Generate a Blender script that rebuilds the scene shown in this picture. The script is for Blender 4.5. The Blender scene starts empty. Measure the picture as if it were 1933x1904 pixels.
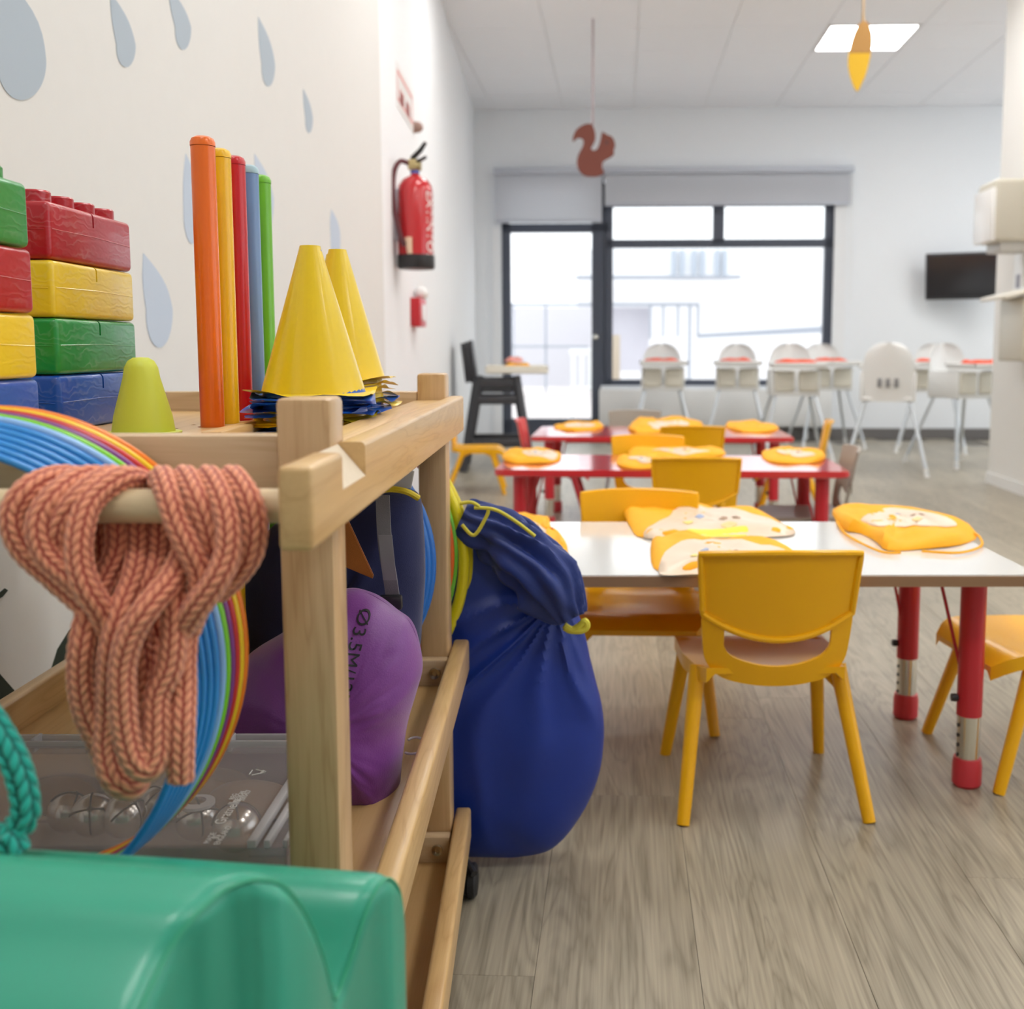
import bpy, bmesh, math, random
import numpy as np
from math import sin, cos, pi, radians, sqrt, atan
from mathutils import Vector, Matrix, noise
from mathutils.bvhtree import BVHTree
random.seed(7)
SC = bpy.context.scene
COL = SC.collection

# ------------------------------------------------------------------ camera, world, exposure
F, CX, CY, H = 2000.0, 1090.0, 865.0, 0.87
PITCH = atan((CY - 655) / F)
AZ = -atan((1072 - CX) / F * cos(PITCH))
cam_d = bpy.data.cameras.new('camera'); cam = bpy.data.objects.new('camera', cam_d); COL.objects.link(cam)
cam.location = (0, 0, H); cam.rotation_euler = (pi/2 - PITCH, 0, -AZ)
cam_d.sensor_fit = 'HORIZONTAL'; cam_d.sensor_width = 36.0; cam_d.lens = F / 1933 * 36
cam_d.shift_x = 0.5 - CX / 1933; cam_d.shift_y = (CY - 952) / 1933
cam_d.clip_start = 0.02; cam_d.clip_end = 200
cam_d.dof.use_dof = True; cam_d.dof.focus_distance = 1.2; cam_d.dof.aperture_fstop = 5.8
SC.camera = cam
SC.view_settings.view_transform = 'Standard'; SC.view_settings.look = 'None'
SC.view_settings.gamma = 1; SC.view_settings.use_curve_mapping = False
SC.view_settings.exposure = 0.48
SC.cycles.max_bounces = 10; SC.cycles.diffuse_bounces = 5; SC.cycles.transparent_max_bounces = 16
world = bpy.data.worlds.new('overcast_sky'); SC.world = world; world.use_nodes = True
bg = world.node_tree.nodes['Background']; bg.inputs[0].default_value = (0.93, 0.965, 1.0, 1); bg.inputs[1].default_value = 1.7

# ------------------------------------------------------------------ measuring helpers (pixels of the survey photo -> metres)
_fw = Vector((sin(AZ)*cos(PITCH), cos(AZ)*cos(PITCH), -sin(PITCH))); _rt = Vector((cos(AZ), -sin(AZ), 0)); _up = _rt.cross(_fw)
RA = 0.049
AX = Vector((sin(RA), cos(RA), 0)); BX = Vector((cos(RA), -sin(RA), 0))
EYE = Vector((0, 0, H))
def ray(x, y): return _fw*F + _rt*(x-CX) - _up*(y-CY)
def atY(x, y, t):
    r = ray(x, y); return EYE + r*(t/r.y)
def atZ(x, y, z):
    r = ray(x, y); return EYE + r*((z-H)/r.z)
def atD(x, y, d):            # room frame (s, d, z)
    r = ray(x, y); p = EYE + r*(d/r.dot(AX)); return Vector((p.dot(BX), d, p.z))
def atS(x, y, s):
    r = ray(x, y); p = EYE + r*(s/r.dot(BX)); return Vector((s, p.dot(AX), p.z))
def rw(s, d, z=0.0): return BX*s + AX*d + Vector((0, 0, z))
def room(p): return Vector((p.dot(BX), p.dot(AX), p.z))
S = 1.048
def P(X, t, z): return Vector((S*X, S*t, H + S*z))
def PT(x, y, t): return atY(x, y, S*t)

# ------------------------------------------------------------------ materials
MATS = {}
def new_mat(name):
    m = bpy.data.materials.new(name); m.use_nodes = True; nt = m.node_tree
    return m, nt, nt.nodes['Principled BSDF']
def lin(c):
    if isinstance(c, str):
        c = [int(c[i:i+2], 16)/255 for i in (0, 2, 4)]
        c = [x/12.92 if x <= .04045 else ((x+.055)/1.055)**2.4 for x in c]
    return (*c, 1)
def plastic(name, col, rough=.35, coat=0.0, bump=0.0, bscale=60, var=0.0, metal=0.0, sss=0.0, spec=.5):
    if name in MATS: return MATS[name]
    m, nt, b = new_mat(name)
    b.inputs['Base Color'].default_value = lin(col); b.inputs['Roughness'].default_value = rough
    b.inputs['Coat Weight'].default_value = coat; b.inputs['Coat Roughness'].default_value = .1
    b.inputs['Metallic'].default_value = metal; b.inputs['Specular IOR Level'].default_value = spec
    tc = nt.nodes.new('ShaderNodeTexCoord'); n = nt.nodes.new('ShaderNodeTexNoise'); n.inputs['Scale'].default_value = bscale
    nt.links.new(tc.outputs['Object'], n.inputs['Vector'])
    if bump:
        bp = nt.nodes.new('ShaderNodeBump'); bp.inputs['Strength'].default_value = bump; bp.inputs['Distance'].default_value = .002
        nt.links.new(n.outputs['Fac'], bp.inputs['Height']); nt.links.new(bp.outputs['Normal'], b.inputs['Normal'])
    if var:
        mx = nt.nodes.new('ShaderNodeMixRGB'); mx.blend_type = 'MULTIPLY'
        c = lin(col); mx.inputs[1].default_value = c; mx.inputs[2].default_value = (1-var, 1-var, 1-var, 1)
        n2 = nt.nodes.new('ShaderNodeTexNoise'); n2.inputs['Scale'].default_value = bscale*.15; n2.inputs['Detail'].default_value = 4
        nt.links.new(tc.outputs['Object'], n2.inputs['Vector'])
        nt.links.new(n2.outputs['Fac'], mx.inputs[0]); nt.links.new(mx.outputs[0], b.inputs['Base Color'])
    MATS[name] = m; return m
def wood(name, light, dark, axis=2, scale=1.0, rough=.38):
    if name in MATS: return MATS[name]
    m, nt, b = new_mat(name); L = nt.links
    tc = nt.nodes.new('ShaderNodeTexCoord'); mp = nt.nodes.new('ShaderNodeMapping')
    sc = [9*scale]*3; sc[axis] = 1.0*scale; mp.inputs['Scale'].default_value = sc
    L.new(tc.outputs['Object'], mp.inputs['Vector'])
    n = nt.nodes.new('ShaderNodeTexNoise'); n.inputs['Scale'].default_value = 2.2; n.inputs['Detail'].default_value = 3; n.inputs['Distortion'].default_value = 1.2
    L.new(mp.outputs[0], n.inputs['Vector'])
    mul = nt.nodes.new('ShaderNodeMath'); mul.operation = 'MULTIPLY'; mul.inputs[1].default_value = 11
    L.new(n.outputs['Fac'], mul.inputs[0]); fr = nt.nodes.new('ShaderNodeMath'); fr.operation = 'PINGPONG'; fr.inputs[1].default_value = 1
    L.new(mul.outputs[0], fr.inputs[0])
    mp2 = nt.nodes.new('ShaderNodeMapping'); s2 = [420]*3; s2[axis] = 14; mp2.inputs['Scale'].default_value = s2
    L.new(tc.outputs['Object'], mp2.inputs['Vector'])
    n2 = nt.nodes.new('ShaderNodeTexNoise'); n2.inputs['Scale'].default_value = 1; n2.inputs['Detail'].default_value = 2
    L.new(mp2.outputs[0], n2.inputs['Vector'])
    pw = nt.nodes.new('ShaderNodeMath'); pw.operation = 'POWER'; pw.inputs[1].default_value = 3; L.new(fr.outputs[0], pw.inputs[0])
    ad = nt.nodes.new('ShaderNodeMath'); ad.operation = 'MULTIPLY_ADD'; ad.inputs[1].default_value = .45; L.new(pw.outputs[0], ad.inputs[0])
    m2 = nt.nodes.new('ShaderNodeMath'); m2.operation = 'MULTIPLY'; m2.inputs[1].default_value = .5; L.new(n2.outputs['Fac'], m2.inputs[0])
    L.new(m2.outputs[0], ad.inputs[2])
    mx = nt.nodes.new('ShaderNodeMixRGB'); mx.inputs[1].default_value = lin(light); mx.inputs[2].default_value = lin(dark)
    L.new(ad.outputs[0], mx.inputs[0]); L.new(mx.outputs[0], b.inputs['Base Color'])
    bp = nt.nodes.new('ShaderNodeBump'); bp.inputs['Strength'].default_value = .12; bp.inputs['Distance'].default_value = .001
    L.new(n2.outputs['Fac'], bp.inputs['Height']); L.new(bp.outputs[0], b.inputs['Normal'])
    b.inputs['Roughness'].default_value = rough; b.inputs['Coat Weight'].default_value = .25; b.inputs['Coat Roughness'].default_value = .2
    MATS[name] = m; return m
W_Z = wood('beech_upright', 'D4B285', 'B08A5C', 2); W_Y = wood('beech_rail', 'DAB67E', 'BD945E', 1); W_X = wood('beech_board', 'D6BC98', 'BC9C74', 0)
W_SH = wood('birch_shelf', 'D9B47C', 'C29A62', 1, .5)
def fabric(name, col, rough=.8, sheen=.3, bump=.25, bscale=900):
    if name in MATS: return MATS[name]
    m = plastic(name, col, rough, 0, bump, bscale, .12); m.node_tree.nodes['Principled BSDF'].inputs['Sheen Weight'].default_value = sheen
    return m
def emis(name, col, strength):
    m, nt, b = new_mat(name); b.inputs['Emission Color'].default_value = lin(col); b.inputs['Emission Strength'].default_value = strength
    b.inputs['Base Color'].default_value = lin(col); return m
def clear(name, tint=(1, 1, 1), alpha=.12, rough=.05, col=(.9, .9, .9)):
    if name in MATS: return MATS[name]
    m, nt, b = new_mat(name); L = nt.links
    tr = nt.nodes.new('ShaderNodeBsdfTransparent'); tr.inputs[0].default_value = (*tint, 1)
    mx = nt.nodes.new('ShaderNodeMixShader'); mx.inputs[0].default_value = alpha
    b.inputs['Base Color'].default_value = (*col, 1); b.inputs['Roughness'].default_value = rough
    L.new(tr.outputs[0], mx.inputs[1]); L.new(b.outputs[0], mx.inputs[2]); L.new(mx.outputs[0], nt.nodes['Material Output'].inputs[0])
    MATS[name] = m; return m
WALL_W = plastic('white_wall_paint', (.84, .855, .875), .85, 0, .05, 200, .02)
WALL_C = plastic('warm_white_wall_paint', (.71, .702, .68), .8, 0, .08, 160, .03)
CEIL = plastic('ceiling_tile_white', (.90, .91, .94), .9, 0, .15, 300)
DARK = plastic('dark_grey_frame', '4A505E', .45)
WHITE = plastic('white_plastic', (.84, .84, .83), .3)
CREAM = plastic('cream_plastic', (.80, .77, .68), .35)
BLACK = plastic('black_plastic', (.02, .02, .022), .4)
CHROME = plastic('chrome', (.72, .70, .64), .18, metal=1)
STEEL = plastic('grey_steel', (.62, .66, .70), .3, metal=.6)
YCH = plastic('yellow_chair_plastic', (.90, .45, .004), .32, .08, spec=.35)
BEI = plastic('taupe_chair_plastic', (.36, .32, .27), .4)
REDT = plastic('red_table_plastic', (.62, .035, .04), .12, .5)
REDL = plastic('red_leg_plastic', (.52, .018, .03), .3)
BIB = fabric('orange_bib_cloth', (1.0, .45, .0), .7, 0, .1, 400)
BIBP = fabric('printed_bib_plastic', (.83, .66, .50), .35, 0, .05, 300)
RBIB = fabric('red_orange_bib_cloth', (.90, .085, .015), .75, 0, .1, 400)

# ------------------------------------------------------------------ mesh helpers
WM = {}
def wm(o): return WM.get(o.name, Matrix.Identity(4))
def shade(me, ang=35):
    bm = bmesh.new(); bm.from_mesh(me); bm.normal_update(); a = radians(ang)
    for f in bm.faces: f.smooth = True
    for e in bm.edges:
        if len(e.link_faces) == 2 and e.calc_face_angle(0) > a: e.smooth = False
    bm.to_mesh(me); bm.free()
def obj(name, bm, mat, parent=None, world=True, ang=35, origin='base'):
    me = bpy.data.meshes.new(name)
    if isinstance(bm, tuple): me.from_pydata([tuple(v) for v in bm[0]], [], bm[1]); me.update()
    else:
        bmesh.ops.recalc_face_normals(bm, faces=bm.faces[:]); bm.to_mesh(me); bm.free()
    shade(me, ang)
    for m in (mat if isinstance(mat, (list, tuple)) else [mat]): me.materials.append(m)
    o = bpy.data.objects.new(name, me); COL.objects.link(o)
    if parent is not None:
        o.parent = parent; WM[o.name] = wm(parent).copy()
        if world: me.transform(wm(parent).inverted())
    elif origin == 'base':
        co = np.empty(len(me.vertices)*3); me.vertices.foreach_get('co', co); co = co.reshape(-1, 3)
        c = Vector(((co[:, 0].min()+co[:, 0].max())/2, (co[:, 1].min()+co[:, 1].max())/2, co[:, 2].min()))
        me.transform(Matrix.Translation(-c)); o.location = c; WM[o.name] = Matrix.Translation(c)
    return o
def tag(o, label=None, cat=None, group=None, kind=None):
    if label: o['label'] = label
    if cat: o['category'] = cat
    if group: o['group'] = group
    if kind: o['kind'] = kind
    return o
def thing(name, loc, label, cat, rz=0.0, group=None):
    o = bpy.data.objects.new(name, None); COL.objects.link(o); o.empty_display_size = .1
    o.location = loc; o.rotation_euler = (0, 0, rz); WM[o.name] = Matrix.Translation(Vector(loc)) @ Matrix.Rotation(rz, 4, 'Z')
    return tag(o, label, cat, group)
def copy_tree(o, loc, rz, label=None, group=None):
    def rec(a, par):
        c = a.copy(); COL.objects.link(c)
        if par is not None: c.parent = par
        for ch in [x for x in bpy.data.objects if x.parent == a]: rec(ch, c)
        return c
    r = rec(o, None); r.location = loc; r.rotation_euler = (0, 0, rz)
    if label: r['label'] = label
    if group: r['group'] = group
    return r
def bx(bm, x0, x1, y0, y1, z0, z1, bevel=0.0, seg=2, M=None):
    x0, x1 = sorted((x0, x1)); y0, y1 = sorted((y0, y1)); z0, z1 = sorted((z0, z1))
    vs = [bm.verts.new(v) for v in ((x0,y0,z0),(x1,y0,z0),(x1,y1,z0),(x0,y1,z0),(x0,y0,z1),(x1,y0,z1),(x1,y1,z1),(x0,y1,z1))]
    fs = [bm.faces.new([vs[i] for i in f]) for f in ((0,3,2,1),(4,5,6,7),(0,1,5,4),(1,2,6,5),(2,3,7,6),(3,0,4,7))]
    geo = vs
    if bevel:
        es = list({e for f in fs for e in f.edges})
        r = bmesh.ops.bevel(bm, geom=es, offset=bevel, segments=seg, affect='EDGES', profile=.5)
        geo = list({v for f in r['faces'] for v in f.verts} | {v for v in vs if v.is_valid})
    if M is not None: bmesh.ops.transform(bm, matrix=M, verts=[v for v in geo if v.is_valid])
    return geo
def box(name, a, b, mat, parent=None, bevel=0.0, world=True, rot=0.0, seg=2):
    bm = bmesh.new(); bx(bm, a[0], b[0], a[1], b[1], a[2], b[2], bevel, seg)
    if rot: bmesh.ops.transform(bm, matrix=Matrix.Rotation(rot, 4, 'Z'), verts=bm.verts[:])
    return obj(name, bm, mat, parent, world)
def catmull(pts, n=8, closed=False):
    pts = [Vector(p) for p in pts]; out = []; m = len(pts)
    for i in range(m if closed else m-1):
        if closed: p0, p1, p2, p3 = pts[i-1], pts[i], pts[(i+1) % m], pts[(i+2) % m]
        else: p0, p1, p2, p3 = pts[max(i-1, 0)], pts[i], pts[i+1], pts[min(i+2, m-1)]
        for k in range(n):
            t = k/n
            out.append(.5*((2*p1)+(p2-p0)*t+(2*p0-5*p1+4*p2-p3)*t*t+(3*p1-p0-3*p2+p3)*t**3))
    if not closed: out.append(pts[-1])
    return out
def tube(bm, pts, r, seg=10, closed=False, cap=True, flat=None):
    pts = [Vector(p) for p in pts]; n = len(pts); rs = r if isinstance(r, (list, tuple)) else [r]*n
    rings = []; prev = None
    for i in range(n):
        a = pts[i-1] if (i > 0 or closed) else pts[i]; b = pts[(i+1) % n] if (i < n-1 or closed) else pts[i]
        d = (b-a).normalized()
        if prev is None:
            u = d.cross(Vector((0, 0, 1)) if abs(d.z) < .9 else Vector((0, 1, 0))).normalized()
        else: u = (prev - d*prev.dot(d)).normalized()
        prev = u; v = d.cross(u)
        rings.append([bm.verts.new(pts[i] + (u*cos(2*pi*k/seg)*(flat or 1) + v*sin(2*pi*k/seg))*rs[i]) for k in range(seg)])
    for i in range(n if closed else n-1):
        A, B = rings[i], rings[(i+1) % n]; off = 0
        if closed and i == n-1:
            off = min(range(seg), key=lambda q: (A[0].co-B[q].co).length)
        for k in range(seg): bm.faces.new((A[k], A[(k+1) % seg], B[(k+1+off) % seg], B[(k+off) % seg]))
    if cap and not closed:
        bm.faces.new(rings[0][::-1]); bm.faces.new(rings[-1])
def lathe(bm, prof, c=(0, 0, 0), seg=32, M=None, a0=0):
    c = Vector(c); rings = []; new = []
    for r, z in prof:
        if r < 1e-6: rings.append([bm.verts.new(c+Vector((0, 0, z)))])
        else: rings.append([bm.verts.new(c+Vector((r*cos(2*pi*k/seg+a0), r*sin(2*pi*k/seg+a0), z))) for k in range(seg)])
        new += rings[-1]
    for A, B in zip(rings, rings[1:]):
        for k in range(seg):
            k2 = (k+1) % seg
            if len(A) == 1 and len(B) == 1: continue
            if len(A) == 1: bm.faces.new((A[0], B[k], B[k2]))
            elif len(B) == 1: bm.faces.new((A[k], A[k2], B[0]))
            else: bm.faces.new((A[k], A[k2], B[k2], B[k]))
    if M is not None: bmesh.ops.transform(bm, matrix=M, verts=new)
    return new
def prism(bm, pts, n, th, bevel=0):      # planar 3-D outline extruded by th along n
    n = Vector(n).normalized(); A = [bm.verts.new(Vector(p)) for p in pts]; B = [bm.verts.new(Vector(p)+n*th) for p in pts]
    f1 = bm.faces.new(A); f2 = bm.faces.new(B[::-1]); m = len(pts); fs = [f1, f2]
    for i in range(m): fs.append(bm.faces.new((A[i], B[i], B[(i+1) % m], A[(i+1) % m])))
    if bevel:
        es = list(set(f1.edges) | set(f2.edges)); bmesh.ops.bevel(bm, geom=es, offset=bevel, segments=2, affect='EDGES')
def carve(o, cutter_bm, ang=40):
    me = bpy.data.meshes.new('c'); bmesh.ops.recalc_face_normals(cutter_bm, faces=cutter_bm.faces[:]); cutter_bm.to_mesh(me); cutter_bm.free(); me.transform(wm(o).inverted())
    c = bpy.data.objects.new('c', me); COL.objects.link(c); c.parent = o.parent
    if o.parent is None: c.location = o.location
    md = o.modifiers.new('cut', 'BOOLEAN'); md.operation = 'DIFFERENCE'; md.object = c; md.solver = 'EXACT'
    bpy.context.view_layer.update(); n = bpy.data.meshes.new_from_object(o.evaluated_get(bpy.context.evaluated_depsgraph_get()))
    o.modifiers.clear(); o.data = n; bpy.data.objects.remove(c); shade(n, ang)
def pillow(outline, center, nrm, th, fold=None, K=14, n=6, back=None, power=2.0):
    """cushion-like closed body: outline (world) inflated along +-nrm"""
    nrm = Vector(nrm).normalized(); ol = catmull(outline, n, True); c = Vector(center); N = len(ol)
    th2 = th if back is None else back; verts = []; faces = []
    def idx(side, k, i): return side*(K*N+1) + (0 if k == 0 else 1+(k-1)*N + i % N)
    for side, tt in ((0, th), (1, -th2)):
        for k in range(K+1):
            rr = sin(k/K*pi/2); h = (max(0, 1-rr**power))**.5
            for i in range(1 if k == 0 else N):
                d = (ol[i]-c); f = fold(i/N, rr, side) if fold else 0
                fo = f*(1 if side == 0 else -1)*min(1, h*1.5+.15)
                verts.append(c + d*rr + nrm*(tt*h + fo))
        # the last ring is shared in position by both sides
    for side in (0, 1):
        for i in range(N):
            t = (idx(side, 0, 0), idx(side, 1, i), idx(side, 1, i+1)); faces.append(t if side == 0 else t[::-1])
        for k in range(1, K):
            for i in range(N):
                q = (idx(side, k, i), idx(side, k+1, i), idx(side, k+1, i+1), idx(side, k, i+1)); faces.append(q if side == 0 else q[::-1])
    bm = bmesh.new(); bv = [bm.verts.new(v) for v in verts]
    for f in faces: bm.faces.new([bv[i] for i in f])
    bmesh.ops.remove_doubles(bm, verts=bm.verts[:], dist=1e-5)
    for i in range(N):
        pass
    bmesh.ops.holes_fill(bm, edges=[e for e in bm.edges if e.is_boundary], sides=0)
    return bm
def text_mesh(body, size, depth=.0005, align='CENTER'):
    cu = bpy.data.curves.new('tmp', 'FONT'); cu.body = body; cu.size = size; cu.extrude = depth; cu.align_x = align; cu.align_y = 'CENTER'
    o = bpy.data.objects.new('tmp', cu); COL.objects.link(o); bpy.context.view_layer.update()
    dg = bpy.context.evaluated_depsgraph_get(); me = bpy.data.meshes.new_from_object(o.evaluated_get(dg))
    bm = bmesh.new(); bm.from_mesh(me); bpy.data.objects.remove(o); bpy.data.curves.remove(cu); bpy.data.meshes.remove(me); return bm
def text(name, body, size, M, mat, parent=None, depth=.0005):
    bm = text_mesh(body, size, depth); bmesh.ops.transform(bm, matrix=M, verts=bm.verts[:]); return obj(name, bm, mat, parent, ang=180)
def frame_m(o, ex, ey):
    ex = Vector(ex).normalized(); ey = Vector(ey).normalized(); ez = ex.cross(ey); M = Matrix((ex, ey, ez)).transposed().to_4x4(); M.translation = Vector(o); return M

# ================================================================== THE ROOM
def rbox(bm, s0, s1, d0, d1, z0, z1, bevel=0): bx(bm, s0, s1, d0, d1, z0, z1, bevel, M=Matrix.Rotation(-RA, 4, 'Z'))
def rboxo(name, a, b, mat, parent=None, bevel=0): return box(name, a, b, mat, parent, bevel, True, -RA)
D = 10.2; CZ = 3.085
# floor with planks
bm = bmesh.new(); rbox(bm, -3.2, 5.2, -3.2, D+.1, -.06, -.004)
floor = tag(obj('floor', bm, plastic('floor_joint_grey', (.17, .155, .135), .8)), kind='structure')
m, nt, b = new_mat('grey_oak_vinyl'); L = nt.links
tc = nt.nodes.new('ShaderNodeTexCoord'); oi = nt.nodes.new('ShaderNodeObjectInfo')
cmb = nt.nodes.new('ShaderNodeVectorMath'); cmb.operation = 'MULTIPLY_ADD'
rnd = nt.nodes.new('ShaderNodeCombineXYZ'); L.new(oi.outputs['Random'], rnd.inputs[0]); L.new(oi.outputs['Random'], rnd.inputs[1])
cmb.inputs[1].default_value = (37, 53, 0); L.new(rnd.outputs[0], cmb.inputs[0]); L.new(tc.outputs['Object'], cmb.inputs[2])
def grain(scale, sc, det, dist):
    mp = nt.nodes.new('ShaderNodeMapping'); mp.inputs['Scale'].default_value = sc; L.new(cmb.outputs[0], mp.inputs[0])
    n = nt.nodes.new('ShaderNodeTexNoise'); n.inputs['Scale'].default_value = scale; n.inputs['Detail'].default_value = det; n.inputs['Distortion'].default_value = dist
    L.new(mp.outputs[0], n.inputs['Vector']); return n.outputs['Fac']
def mth(op, a, b_=None, c_=None):
    q = nt.nodes.new('ShaderNodeMath'); q.operation = op
    for i, v in enumerate((a, b_, c_)):
        if v is None: continue
        if isinstance(v, (int, float)): q.inputs[i].default_value = v
        else: L.new(v, q.inputs[i])
    return q.outputs[0]
g1 = grain(1.5, (7, .8, 1), 3, 1.4); g2 = grain(60, (3.2, .07, 1), 5, .2); g3 = grain(1.2, (5, .5, 1), 3, .5)
cat = mth('POWER', mth('PINGPONG', mth('MULTIPLY', g1, 16.0), 1.0), 2.0)
v1 = mth('ADD', mth('MULTIPLY', cat, .22), mth('MULTIPLY', g2, .75))
v2 = mth('ADD', v1, mth('MULTIPLY', g3, .45)); v3 = mth('ADD', v2, mth('MULTIPLY', oi.outputs['Random'], .12))
cr = nt.nodes.new('ShaderNodeValToRGB'); L.new(mth('MULTIPLY', v3, .72), cr.inputs[0])
cr.color_ramp.elements[0].position = .30; cr.color_ramp.elements[0].color = lin('B6AC98')
cr.color_ramp.elements[1].position = .85; cr.color_ramp.elements[1].color = lin('686152')
L.new(cr.outputs[0], b.inputs['Base Color']); b.inputs['Roughness'].default_value = .36; b.inputs['Specular IOR Level'].default_value = .5
bp = nt.nodes.new('ShaderNodeBump'); bp.inputs['Strength'].default_value = .12; bp.inputs['Distance'].default_value = .001; L.new(v1, bp.inputs['Height']); L.new(bp.outputs[0], b.inputs['Normal'])
PLK = m
pw, pl = .23, 1.5
bm = bmesh.new(); bx(bm, -pw/2+.0003, pw/2-.0003, -pl/2+.0003, pl/2-.0003, -.004, 0, .0003, 1)
me = bpy.data.meshes.new('plank'); bm.to_mesh(me); bm.free(); me.materials.append(PLK)
k = 0
for i in range(-13, 22):
    off = random.random()*pl
    for j in range(-2, 8):
        s, d = i*pw, j*pl + off
        if s > 4.6 and d < 3: continue
        if d > D-.1 or d < -2.6: continue
        if s < -1.6 and d > 1: continue
        if k >= 295: break
        if d < .6: continue
        o = bpy.data.objects.new('plank', me); COL.objects.link(o); o.parent = floor
        o.location = rw(s, d, 0) - floor.location; o.rotation_euler = (0, 0, -RA); k += 1
# the part of the floor nobody sees: one joined sheet behind the photographer
bm = bmesh.new(); rbox(bm, -3.1, 5.1, -3.1, -.15, -.0045, -.0008); o = obj('plank_sheet', bm, PLK, floor)
# far wall with window and door openings
fx = lambda x, y=655: atD(x, y, D)
zA = fx(1200, 728).z; sDl = fx(947).x; sM = fx(1134).x; sWr = fx(1572).x; zT = fx(1300, 335).z; zDT = zT
WF = plastic('far_wall_paint', (.84, .87, .905), .85, 0, .05, 200, .02)
bm = bmesh.new()
rbox(bm, -1.7, sDl, D, D+.25, 0, CZ+.1); rbox(bm, sWr, 5.2, D, D+.25, 0, CZ+.1); rbox(bm, sDl, sWr, D, D+.25, zT, CZ+.1); rbox(bm, sM, sWr, D, D+.25, 0, zA)
tag(obj('wall_far', bm, WF), kind='structure')
rboxo('baseboard_far', (sM, D-.015, 0), (5, D, .10), plastic('grey_baseboard', (.16, .15, .145), .5))['kind'] = 'structure'
# left walls
def wall_line(name, p, q, z0, z1, th, mat):
    p, q = Vector((*p, 0)), Vector((*q, 0)); d = (q-p).normalized(); n = Vector((-d.y, d.x, 0))
    bm = bmesh.new(); c = [p, q, q+n*th, p+n*th]
    prism(bm, [v+Vector((0, 0, z0)) for v in c], (0, 0, 1), z1-z0); return tag(obj(name, bm, mat), kind='structure')
NW = lambda t: -.835 + .04*(t-1.6)
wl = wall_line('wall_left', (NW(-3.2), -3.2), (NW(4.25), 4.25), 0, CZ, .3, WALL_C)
wl2 = wall_line('wall_left.001', (-.748, 4.2), (-.885, 10.35), 0, CZ, .2, WALL_W)
NWp, NWn = Vector((NW(0), 0, 0)), Vector((-1, .04, 0)).normalized()
def onwall(x, y, off=0.0):
    r = ray(x, y); k = (NWp-EYE).dot(NWn)/r.dot(NWn); return EYE + r*k - NWn*off
LWp = Vector((-.748, 4.2, 0)); LWn = Vector((-1, -(.885-.748)/6.15, 0)).normalized()
def onwall2(x, y, off=0.0):
    r = ray(x, y); k = (LWp-EYE).dot(LWn)/r.dot(LWn); return EYE + r*k - LWn*off
# right partition and the side of the room out of view
sR = 2.38
bm = bmesh.new(); rbox(bm, sR, 5.2, 6.72, 6.9, 0, CZ+.0); rbox(bm, sR, sR+.15, 4.6, 6.72, 0, CZ)
tag(obj('wall_right', bm, plastic('right_wall_paint', (.80, .79, .76), .8, 0, .05, 200)), kind='structure')
bm = bmesh.new(); rbox(bm, sR-.012, sR, 4.6, 6.912, 0, .07); tag(obj('baseboard_right', bm, WHITE), kind='structure')
bm = bmesh.new(); rbox(bm, 5.05, 5.2, -3.2, -.4, 0, CZ); rbox(bm, 5.05, 5.2, 3.9, 7.1, 0, CZ); rbox(bm, 5.05, 5.2, 9.9, D, 0, CZ); rbox(bm, 5.05, 5.2, 7.1, 9.9, 0, .5); rbox(bm, 5.05, 5.2, 7.1, 9.9, 2.6, CZ); rbox(bm, 5.05, 5.2, -.4, 3.9, 0, .5); rbox(bm, 5.05, 5.2, -.4, 3.9, 2.6, CZ)
tag(obj('wall_right.001', bm, WALL_W), kind='structure')
bm = bmesh.new(); rbox(bm, -1.3, 5.2, -3.2, -3.05, 0, CZ)
tag(obj('wall_back', bm, WALL_W), kind='structure')
GL = clear('window_glass', (.97, .98, .98), .06, .02, (.8, .85, .9))
def simple_window(name, axis, a0, a1, c):
    bm = bmesh.new()
    n = 4
    for i in range(n+1):
        s = a0+(a1-a0)*i/n
        if axis == 'd': rbox(bm, c-.03, c+.03, s-.03, s+.03, .5, 2.6)
        else: rbox(bm, s-.03, s+.03, c-.03, c+.03, .5, 2.6)
    for z in (.53, 2.57):
        if axis == 'd': rbox(bm, c-.03, c+.03, a0, a1, z-.03, z+.03)
        else: rbox(bm, a0, a1, c-.03, c+.03, z-.03, z+.03)
    f = tag(obj(name, bm, DARK), kind='structure')
    if axis == 'd': rboxo('pane', (c-.003, a0, .5), (c+.003, a1, 2.6), GL, f)
    else: rboxo('pane', (a0, c-.003, .5), (a1, c+.003, 2.6), GL, f)
simple_window('window_2', 'd', -.4, 3.9, 5.12); simple_window('fill_window', 'd', 7.1, 9.9, 5.12)  # unseen side windows; the rear one is added to brighten the far end
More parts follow.
